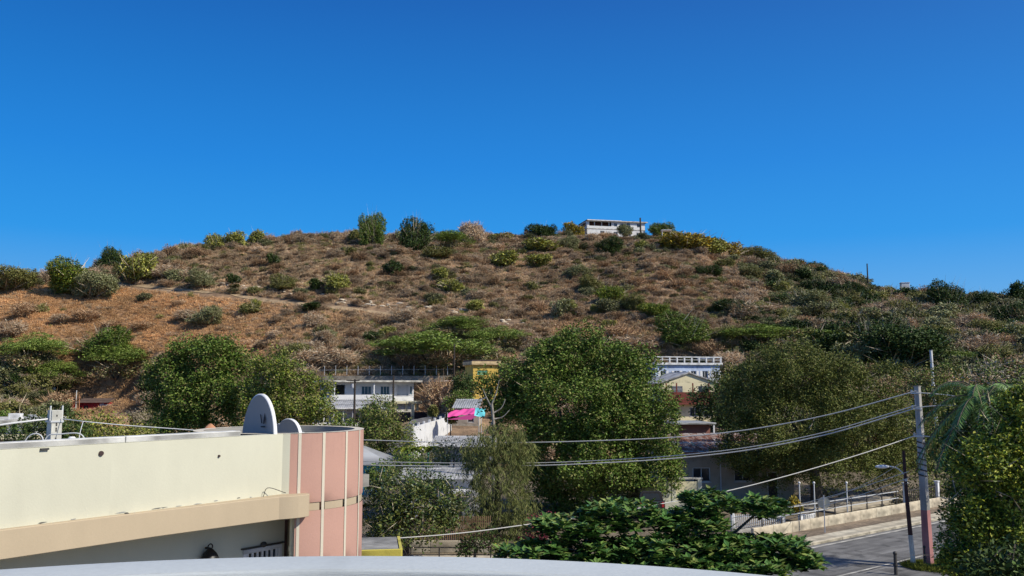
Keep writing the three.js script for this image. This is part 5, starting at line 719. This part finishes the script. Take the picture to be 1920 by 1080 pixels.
tree('round_dull_tree', 'huge rounded dull green tree with small leaves left of the utility pole', { d: 69, base: 1520, trunk: .5, seed: 6, lumps: 8, per: 44, clump: .5, size: .16, width: .5, pal: PAL.dull, density: .85, twig: 120, ragged: .34, inner: .12, blobs: [[1500, 702, 106, 58, 0], [1420, 742, 72, 70, 1], [1590, 740, 88, 70, 0], [1490, 795, 118, 76, 2.2], [1625, 815, 72, 76, 0], [1405, 830, 58, 66, 1], [1560, 868, 104, 50, 1.6], [1660, 860, 40, 62, -1], [1445, 880, 52, 40, 1]] });
tree('tall_leafy_tree', 'tall leafy green tree behind the left parapet', { d: 92, base: 385, trunk: .4, seed: 7, lumps: 8, per: 44, clump: .7, size: .25, width: .6, pal: PAL.tree, density: .78, ragged: .4, inner: .12, twig: 40, blobs: [[390, 688, 62, 50, 0], [325, 706, 42, 48, 0], [440, 702, 40, 46, 0], [330, 760, 46, 50, 0], [400, 750, 72, 56, 1.5], [455, 770, 40, 40, 0], [360, 795, 60, 30, 1], [350, 660, 26, 24, 0], [415, 650, 24, 20, 0]] });
tree('leafy_tree', 'broad yellowish green tree behind the satellite dish', { d: 86, base: 540, trunk: .3, seed: 8, lumps: 7, inner: .15, ragged: .4, per: 44, clump: .6, size: .22, width: .55, pal: PAL.tree.concat(PAL.olive, PAL.lime.slice(0, 2)), density: .8, twig: 60, blobs: [[510, 706, 46, 40, 0], [560, 730, 44, 40, 0], [555, 775, 62, 40, 1], [495, 765, 46, 50, 0], [596, 735, 22, 30, 0], [595, 780, 28, 26, 0]] });
tree('leafy_tree', 'green tree left of the hill road above the pink corner', { d: 78, base: 716, trunk: .22, seed: 9, per: 46, clump: .6, size: .20, width: .55, pal: PAL.tree.concat(PAL.olive), blobs: [[712, 776, 36, 26, 0], [736, 800, 34, 30, 0], [700, 815, 40, 34, .5], [745, 830, 30, 24, 0], [690, 850, 30, 28, 0]] });
tree('dark_leafy_tree', 'dark leafy tree with pale branches in front of the grey roofed house', { d: 46, base: 762, trunk: .34, bark: M.barkDark, seed: 10, per: 26, clump: .42, size: .17, width: .55, pal: PAL.dark.concat(PAL.dull), mat: leafGloss, density: 1.2, twig: 160, blobs: [[752, 925, 56, 36, 0], [722, 962, 40, 44, 0], [800, 945, 52, 40, 0], [772, 982, 62, 34, .6], [842, 950, 26, 34, 0], [706, 1000, 20, 22, 0]] });
tree('dark_tree', 'very dark leafy tree in front of the gabled house', { d: 92, base: 1322, trunk: .3, seed: 11, per: 30, clump: .7, size: .28, width: .55, pal: PAL.dark, blobs: [[1322, 746, 26, 22, 0], [1352, 742, 36, 34, 0], [1336, 776, 34, 28, 0], [1376, 790, 34, 40, 0]] });
tree('hedge_tree', 'dark rounded tree behind the concrete pole', { d: 50, base: 100, trunk: .2, seed: 12, per: 30, clump: .45, size: .17, width: .5, pal: PAL.dark, blobs: [[72, 806, 40, 22, 0], [110, 800, 40, 24, 0], [40, 826, 40, 20, 0], [140, 815, 30, 24, 0], [90, 850, 70, 30, 0]] });
tree('hedge_tree', 'olive green hedge like tree right of the concrete pole', { d: 54, base: 205, trunk: .2, seed: 13, per: 30, clump: .45, size: .17, width: .5, pal: PAL.olive.concat(PAL.lime.slice(2)), blobs: [[168, 802, 42, 26, 0], [215, 806, 44, 22, 0], [252, 818, 34, 18, 0], [200, 835, 80, 25, 0]] });
tree('grey_bush', 'silvery grey leafless bush right of the red shed', { d: 120, base: 258, trunk: .08, category: 'shrub', seed: 14, per: 20, clump: .5, size: .24, width: .12, pal: PAL.greyTwig, mat: leafDry, density: .8, blobs: [[240, 782, 22, 10, 0], [262, 784, 18, 12, 0]] });
tree('leafy_tree', 'leafy tree behind the top of the utility pole', { d: 72, base: 1745, trunk: .2, seed: 15, per: 32, clump: .5, size: .2, width: .5, pal: PAL.tree.concat(PAL.olive), blobs: [[1735, 735, 40, 40, 0], [1770, 712, 36, 34, 0], [1740, 790, 40, 50, 0], [1720, 850, 40, 40, 0], [1745, 900, 30, 36, 0]] });
tree('bronze_tree', 'bronze grey twiggy tree with pale leaves at the right edge', { d: 43, base: 1890, trunk: .22, seed: 16, per: 26, clump: .4, size: .16, width: .45, pal: PAL.bronze.concat(PAL.tree), density: 1.0, twig: 120, blobs: [[1880, 706, 50, 36, 0], [1912, 735, 40, 50, 0], [1845, 735, 40, 34, 0], [1870, 790, 50, 40, 0]] });
tree('lime_tree', 'sunlit yellow green tree filling the right foreground corner', { d: 25, base: 1888, trunk: .18, seed: 17, per: 30, lumps: 6, clump: .2, size: .11, width: .5, pal: PAL.dark.concat(PAL.lime, PAL.lime), density: .95, ragged: .4, inner: .3, up: .2, twig: 100, blobs: [[1880, 820, 56, 50, 0], [1908, 770, 34, 40, 0], [1842, 870, 56, 50, .3], [1890, 930, 66, 56, .3], [1828, 965, 48, 56, 0], [1880, 1030, 80, 60, .2], [1820, 1060, 56, 40, 0], [1930, 860, 40, 60, 0]] });
tree('dark_backing_tree', 'dense dark green tree behind the sunlit tree at the right edge', { d: 36, base: 1880, trunk: .25, seed: 71, lumps: 6, per: 40, clump: .36, size: .15, width: .5, pal: PAL.dark.concat(PAL.tree), density: .85, ragged: .35, blobs: [[1830, 780, 60, 60, 0], [1890, 790, 60, 60, 0], [1810, 870, 44, 60, 0], [1870, 900, 80, 70, .5], [1815, 960, 44, 60, 0], [1880, 1000, 80, 60, 0]] });
tree('purple_shrub', 'dark red leaved shrub between feathery tree and almond tree', { d: 43, base: 1014, trunk: .08, category: 'shrub', seed: 18, per: 24, clump: .26, size: .12, width: .5, pal: PAL.purple, blobs: [[1016, 982, 22, 18, 0], [1004, 1012, 22, 18, 0], [1026, 1006, 16, 20, 0]] });
tree('green_shrub_low', 'bright green shrub at the pavement below the dark red one', { d: 37, base: 972, trunk: .08, category: 'shrub', seed: 19, per: 24, clump: .26, size: .12, width: .55, pal: PAL.lime.concat(PAL.tree), blobs: [[965, 1040, 32, 18, 0], [1010, 1042, 34, 18, 0]] });
tree('dark_shrub', 'dark purple leaved shrub overhanging the pavement rail', { d: 45, base: 892, trunk: .1, category: 'shrub', seed: 20, per: 24, clump: .3, size: .15, width: .5, pal: PAL.dark.concat([[.07, .03, .03]]), blobs: [[880, 1020, 24, 18, 0], [905, 1010, 26, 22, 0]] });
for (const [px, py, rx, ry, d, pal, l, s] of [[860, 750, 30, 12, 114, 'tree', 'green bush behind the small metal shed', 21], [790, 852, 50, 18, 72, 'olive', 'olive bush under the uppermost cable, left of the feathery tree', 22], [714, 888, 30, 20, 60, 'tree', 'green bush beside the turquoise house', 23], [1430, 945, 60, 24, 72, 'dark', 'dark shrub mass added as thick shade under the round dull tree, left', 24], [1540, 940, 60, 24, 73, 'dark', 'dark shrub mass added as thick shade under the round dull tree, middle', 25], [1640, 930, 50, 26, 75, 'dark', 'dark shrub mass added as thick shade under the round dull tree, right', 26], [868, 722, 22, 22, 118, 'dark', 'dark bush left of the yellow house', 27], [812, 770, 6, 8, 108, 'olive', 'small bush beside the hill road', 28], [852, 846, 46, 20, 66, 'olive', 'olive shrub under the pale metal roof left of the feathery tree', 72], [762, 866, 40, 14, 64, 'tree', 'green shrub left above the grey roofed house', 73], [800, 905, 44, 20, 52, 'dark', 'dark shrub in front of the grey roofed house wall', 74], [1488, 948, 12, 12, 60, 'gold', 'small yellow leaved plant under the thin white posts', 29], [1700, 945, 24, 22, 66, 'bronze', 'dry pampas like shrub behind the utility pole', 30], [846, 780, 8, 10, 98, 'olive', 'small shrub at the top of the stepped fence', 31], [640, 800, 34, 22, 96, 'tree', 'green bush below the grey porch house', 32], [700, 790, 26, 30, 100, 'dark', 'dark bush right of the grey porch house', 33], [1880, 1060, 70, 30, 21, 'dark', 'dark low shrub at the bottom right corner', 34]])  // the dark masses under the dull tree are added to stand for deep shade
  tree('valley_shrub', l, { d, base: px, trunk: .08, category: 'shrub', group: 'shrubs in the valley', seed: s, per: 26, clump: Math.min(.6, rx * d / F * .3), size: d > 90 ? .26 : .17, width: .5, pal: PAL[pal], blobs: [[px, py, rx * .75, ry, 0], [px - rx * .5, py + ry * .4, rx * .5, ry * .7, 0], [px + rx * .5, py + ry * .3, rx * .55, ry * .75, 0]] });
shrub('red_twig_tree', 822, 772, 66, 72, 'rusty', 'reddish brown leafless tree right of the white house', 'tree', 'trees in the valley', 100, 120); shrub('bare_tree', 846, 745, 40, 50, 'bare', 'pale leafless tree behind the small metal shed', 'tree', 'trees in the valley', 100, 116);
{ // dead pale tree in front of the big tree
  const d = 60, base = V((925 - 960) / F * d, 0, -d), t = thing('dead_tree', 'pale leafless tree forking in front of the big tree on the left', 'tree', base, 0, 'trees in the valley'), q = (px, py, dz = 0) => P(px, py, d - dz).sub(base);
  part('trunk', limb([V(0, -.2, 0), q(926, 840), q(925, 790), q(922, 758)], .16, .09, 10, 7), M.barkPale, t); for (const b of [[[922, 765], [912, 745], [905, 728]], [[922, 758], [930, 738], [936, 712]], [[924, 775], [940, 765], [948, 748]], [[912, 745], [904, 748], [898, 740]], [[925, 790], [912, 806], [900, 812]], [[925, 786], [942, 782], [956, 768]]]) part('branch', limb(b.map(([x, y]) => q(x, y)), .06, .02, 6, 5), M.barkPale, t);
}
{ // feathery she-oak: hanging needles
  const d = 53, bx = 930, base = V((bx - 960) / F * d, 0, -d), t = thing('feathery_tree', 'feathery drooping needle leaved tree in front of the big tree', 'tree', base, 0, 'trees in the valley'), R = rng(31), L = new Leaves(), k = d / F;
  const T = part('trunk', limb([V(0, -.2, 0), V(.1, 3, 0), V(-.1, 6, 0), P(935, 800, d).sub(base)], .22, .05, 10, 8), M.barkDark, t);
  for (const [px, py, rx, ry] of [[938, 820, 52, 34], [900, 850, 36, 36], [972, 855, 36, 46], [930, 885, 64, 40], [896, 940, 42, 44], [962, 940, 50, 44], [915, 990, 56, 40], [968, 985, 36, 36], [900, 1022, 36, 22]]) { const c = P(px, py, d).sub(base); for (let i = 0; i < 170; i++) { dirIn(R, _o); const q = Math.cbrt(R()) * (R() < .25 ? 1.15 : .95), sx = c.x + _o.x * rx * k * q, sy = c.y + _o.y * ry * k * q, sz = c.z + _o.z * rx * k * q, sw = V((R() - .5) * .9, -.15 - R() * .5, (R() - .5) * .9), tn = .8 + .4 * R(); for (let j = 0; j < 16; j++) { _o.set(sx + sw.x * j * .05 + (R() - .5) * .16, sy + sw.y * j * .05 + (R() - .5) * .14, sz + sw.z * j * .05 + (R() - .5) * .16); dirIn(R, _a); _a.multiplyScalar(.55); _a.x += sw.x * .8; _a.z += sw.z * .8; _a.y -= .75; _a.normalize(); dirIn(R, _f); L.leaf(_o, _a, _f, .2 + .24 * R(), .034, tone(R, PAL.wispy, tn)); } } const e = P(px, py, d).sub(base); part('branch', limb([V(0, Math.max(.8, e.y - 1.2), 0), e.clone().multiplyScalar(.5).setY(e.y - .3), e], .06, .015, 6, 5), M.barkDark, t); }
  part('crown', L.geo(), leafDry, t);
}
{ // sea almond tree in the foreground: rosettes of big glossy leaves on level tiers
  const d = 26, base = V(P(1240, 1000, d).x, 0, -d), t = thing('almond_tree', 'large leaved glossy green almond tree in the lower foreground', 'tree', base, 0, 'trees in the valley'), R = rng(41), k = d / F, L = new Leaves(), singles = [];
  const tiers = [[1330, 944, 54, 24, -1], [1428, 954, 48, 18, -1.2], [1180, 968, 96, 26, -.6], [1080, 990, 88, 18, 0], [1290, 985, 78, 18, -.2], [1000, 1042, 62, 20, .6], [1115, 1036, 90, 22, .6], [1250, 1036, 96, 22, .8], [1350, 1030, 60, 20, .5], [1440, 1026, 66, 16, .2], [1500, 1050, 34, 18, .4], [1390, 1066, 90, 22, 1.0], [1180, 1072, 110, 24, 1.4], [1300, 1090, 120, 24, 1.6], [1060, 1080, 90, 22, 1.2]];
  const shapes = [0, 1, 2].map((s) => { const g = new THREE.BufferGeometry(), l = .25 - s * .03, w = l * .5, P0 = [[0, 0, 0], [w * .35, .012, l * .35], [w * .5, .02, l * .7], [0, -.01, l], [-w * .5, .02, l * .7], [-w * .35, .012, l * .35], [0, 0, l * .5]]; g.setAttribute('position', new THREE.Float32BufferAttribute(P0.flat(), 3)); g.setIndex([0, 1, 6, 1, 2, 6, 2, 3, 6, 3, 4, 6, 4, 5, 6, 5, 0, 6]); g.computeVertexNormals(); return g; });
  const leafMats = PAL.almond.map(([r, g, b]) => std(lin(r, g, b), { roughness: .34 })), forkP = V(0, 2.6, 0);
  part('trunk', limb([V(.1, -.3, 0), V(0, 1.2, .1), forkP], .24, .18, 8, 9), M.bark, t);
  for (const [px, py, rx, ry, dz] of tiers) {
    const c = P(px, py, d - dz).sub(base), n = Math.round(rx * 1.9), ax = rx * k, ay = ry * k, az = Math.max(1.1, rx * k * .8);
    part('branch', limb([forkP, forkP.clone().lerp(c, .55).add(V(0, .15, 0)), c], .09, .03, 7, 6), M.bark, t);
    for (let i = 0; i < n; i++) {
      const a = R() * 6.28, q = Math.sqrt(R()), x = c.x + Math.cos(a) * q * ax, z = c.z + Math.sin(a) * q * az, y = c.y + (R() - .45) * ay * 1.9 * (1.2 - q * .6), m = 8 + Math.floor(R() * 5), tn = .85 + .3 * R(), ph = R() * 6.28, tx = (R() - .5) * .6, tz = (R() - .5) * .6;
      if (R() < .16) part('branch', limb([c.clone().lerp(V(x, y, z), .25), c.clone().lerp(V(x, y, z), .7).add(V(0, -.05, 0)), V(x, y, z)], .018, .008, 4, 4), M.bark, t);
      for (let j = 0; j < m; j++) {
        const b = ph + j / m * 6.28 + (R() - .5) * .4, el = -.25 + .9 * R(); _a.set(Math.cos(b) * Math.cos(el) + tx * .4, Math.sin(el), Math.sin(b) * Math.cos(el) + tz * .4).normalize(); _f.set(-_a.x * _a.y + tx, 1, -_a.z * _a.y + tz).normalize(); _o.set(x, y, z);
        const col = tone(R, PAL.almond, tn), l = .20 + .14 * R();
        if (singles.length < 290 && R() < .03 && y > c.y) singles.push([_o.clone(), _a.clone(), _f.clone()]); else L.leaf(_o, _a, _f, l, l * .5, col);
      }
    }
  }
  const m = part('crown', L.geo(), leafGloss, t); singles.forEach(([o, a, f], i) => { const s = part('leaf', shapes[i % 3], leafMats[i % leafMats.length], t, o.x, o.y, o.z), xx = V().crossVectors(f, a).normalize(), yy = V().crossVectors(a, xx).normalize(); s.quaternion.setFromRotationMatrix(new THREE.Matrix4().makeBasis(xx, yy, a)); });
}
{ // palm behind the right foreground tree
  const d = 33, base = V((1850 - 960) / F * d, 0, -d), top = P(1846, 752, d).sub(base), t = thing('palm_tree', 'palm with long drooping fronds right of the utility pole', 'palm', base, 0, 'trees in the valley'), R = rng(51); part('trunk', limb([V(.2, -.2, 0), V(.1, top.y * .5, 0), top], .2, .14, 10, 10), M.bark, t);
  for (let i = 0; i < 26; i++) { const L = new Leaves(), az = i / 26 * 6.28 + R() * .3, el = i % 3 === 0 ? .95 : i % 3 === 1 ? .55 : .1, len = 2.4 + R() * .9, h = V(Math.cos(az), 0, Math.sin(az)), pts = []; for (let j = 0; j <= 10; j++) { const s = j / 10; pts.push(V(0, 0, 0).addScaledVector(h, len * (s * Math.cos(el) * .9 + .1 * s)).setY(len * (Math.sin(el) * s * 1.0 - .95 * s * s * (1.1 - el * .35)))); } const cu = new THREE.CatmullRomCurve3(pts), f = new THREE.Group(); f.name = 'frond'; f.position.copy(top); t.add(f); part('rachis', new THREE.TubeGeometry(cu, 16, .018, 5), M.mesq || M.bark, f);
    for (let j = 3; j < 60; j++) { const s = j / 60, p = cu.getPointAt(s), tg = cu.getTangentAt(s), sd = V(-h.z, 0, h.x); for (const g of [-1, 1]) { _a.copy(sd).multiplyScalar(g * .8).addScaledVector(tg, .65); _a.y -= .2 + .5 * R(); _a.x += (R() - .5) * .3; _a.normalize(); _f.set(0, 1, 0).addScaledVector(sd, -g * .5).normalize(); L.leaf(p, _a, _f, (.62 - .35 * s) * (.85 + .3 * R()), .03, tone(R, [[.11, .22, .05], [.15, .27, .07], [.22, .31, .11]], 1)); } } part('leaflets', L.geo(), leafGloss, f); }
}
{ // banana plants below the hill road
  const sh = []; for (const [px, py, d, l] of [[770, 842, 70, 'banana plant with broad torn leaves below the hill road'], [805, 840, 71, 'second banana plant right of the other below the hill road']]) { const b = place(px, d, 0); b.y = terrain(b.x, b.z); const t = thing('banana_plant', l, 'plant', b, 0, 'banana plants'), R = rng(px), top = P(px, py + 8, d).y - b.y; part('stalk', limb([V(0, -.1, 0), V(.03, top * .5, 0), V(0, top, 0)], .12, .08, 5, 8), M.tankGreen, t); for (let i = 0; i < 9; i++) { const L = new Leaves(), a = i / 9 * 6.28 + R(), dd = V(Math.cos(a), 0, Math.sin(a)); let p = V(0, top, 0); for (let j = 0; j < 7; j++) { const dir = dd.clone().multiplyScalar(.7).setY(.8 - j * .24).normalize(); for (let q = 0; q < 2; q++) L.leaf(p, dir, V(-dd.z * (q ? .4 : -.4), 1, dd.x * (q ? .4 : -.4)).normalize(), .34, .42 - j * .03, tone(R, PAL.lime.slice(0, 3), .8)); p = p.clone().addScaledVector(dir, .2); } part('leaf', L.geo(), leafGloss, t); } }
}
{ // grass and weeds at the foot of the pole
  const R = rng(61), s = []; const c = G(1745, 1064); for (let i = 0; i < 500; i++) { const a = R() * 6.28, q = Math.sqrt(R()) * 1.6, v = .7 + .6 * R(); s.push([c.x + Math.cos(a) * q + .3, .01, c.z + Math.sin(a) * q * .8, .25 + .2 * R(), .2 + .25 * R(), a, [.16 * v, .19 * v, .04 * v]]); } scatter('verge_grass', tuftGeo(6), leafDry, s);
}
renderer.render(scene, camera);
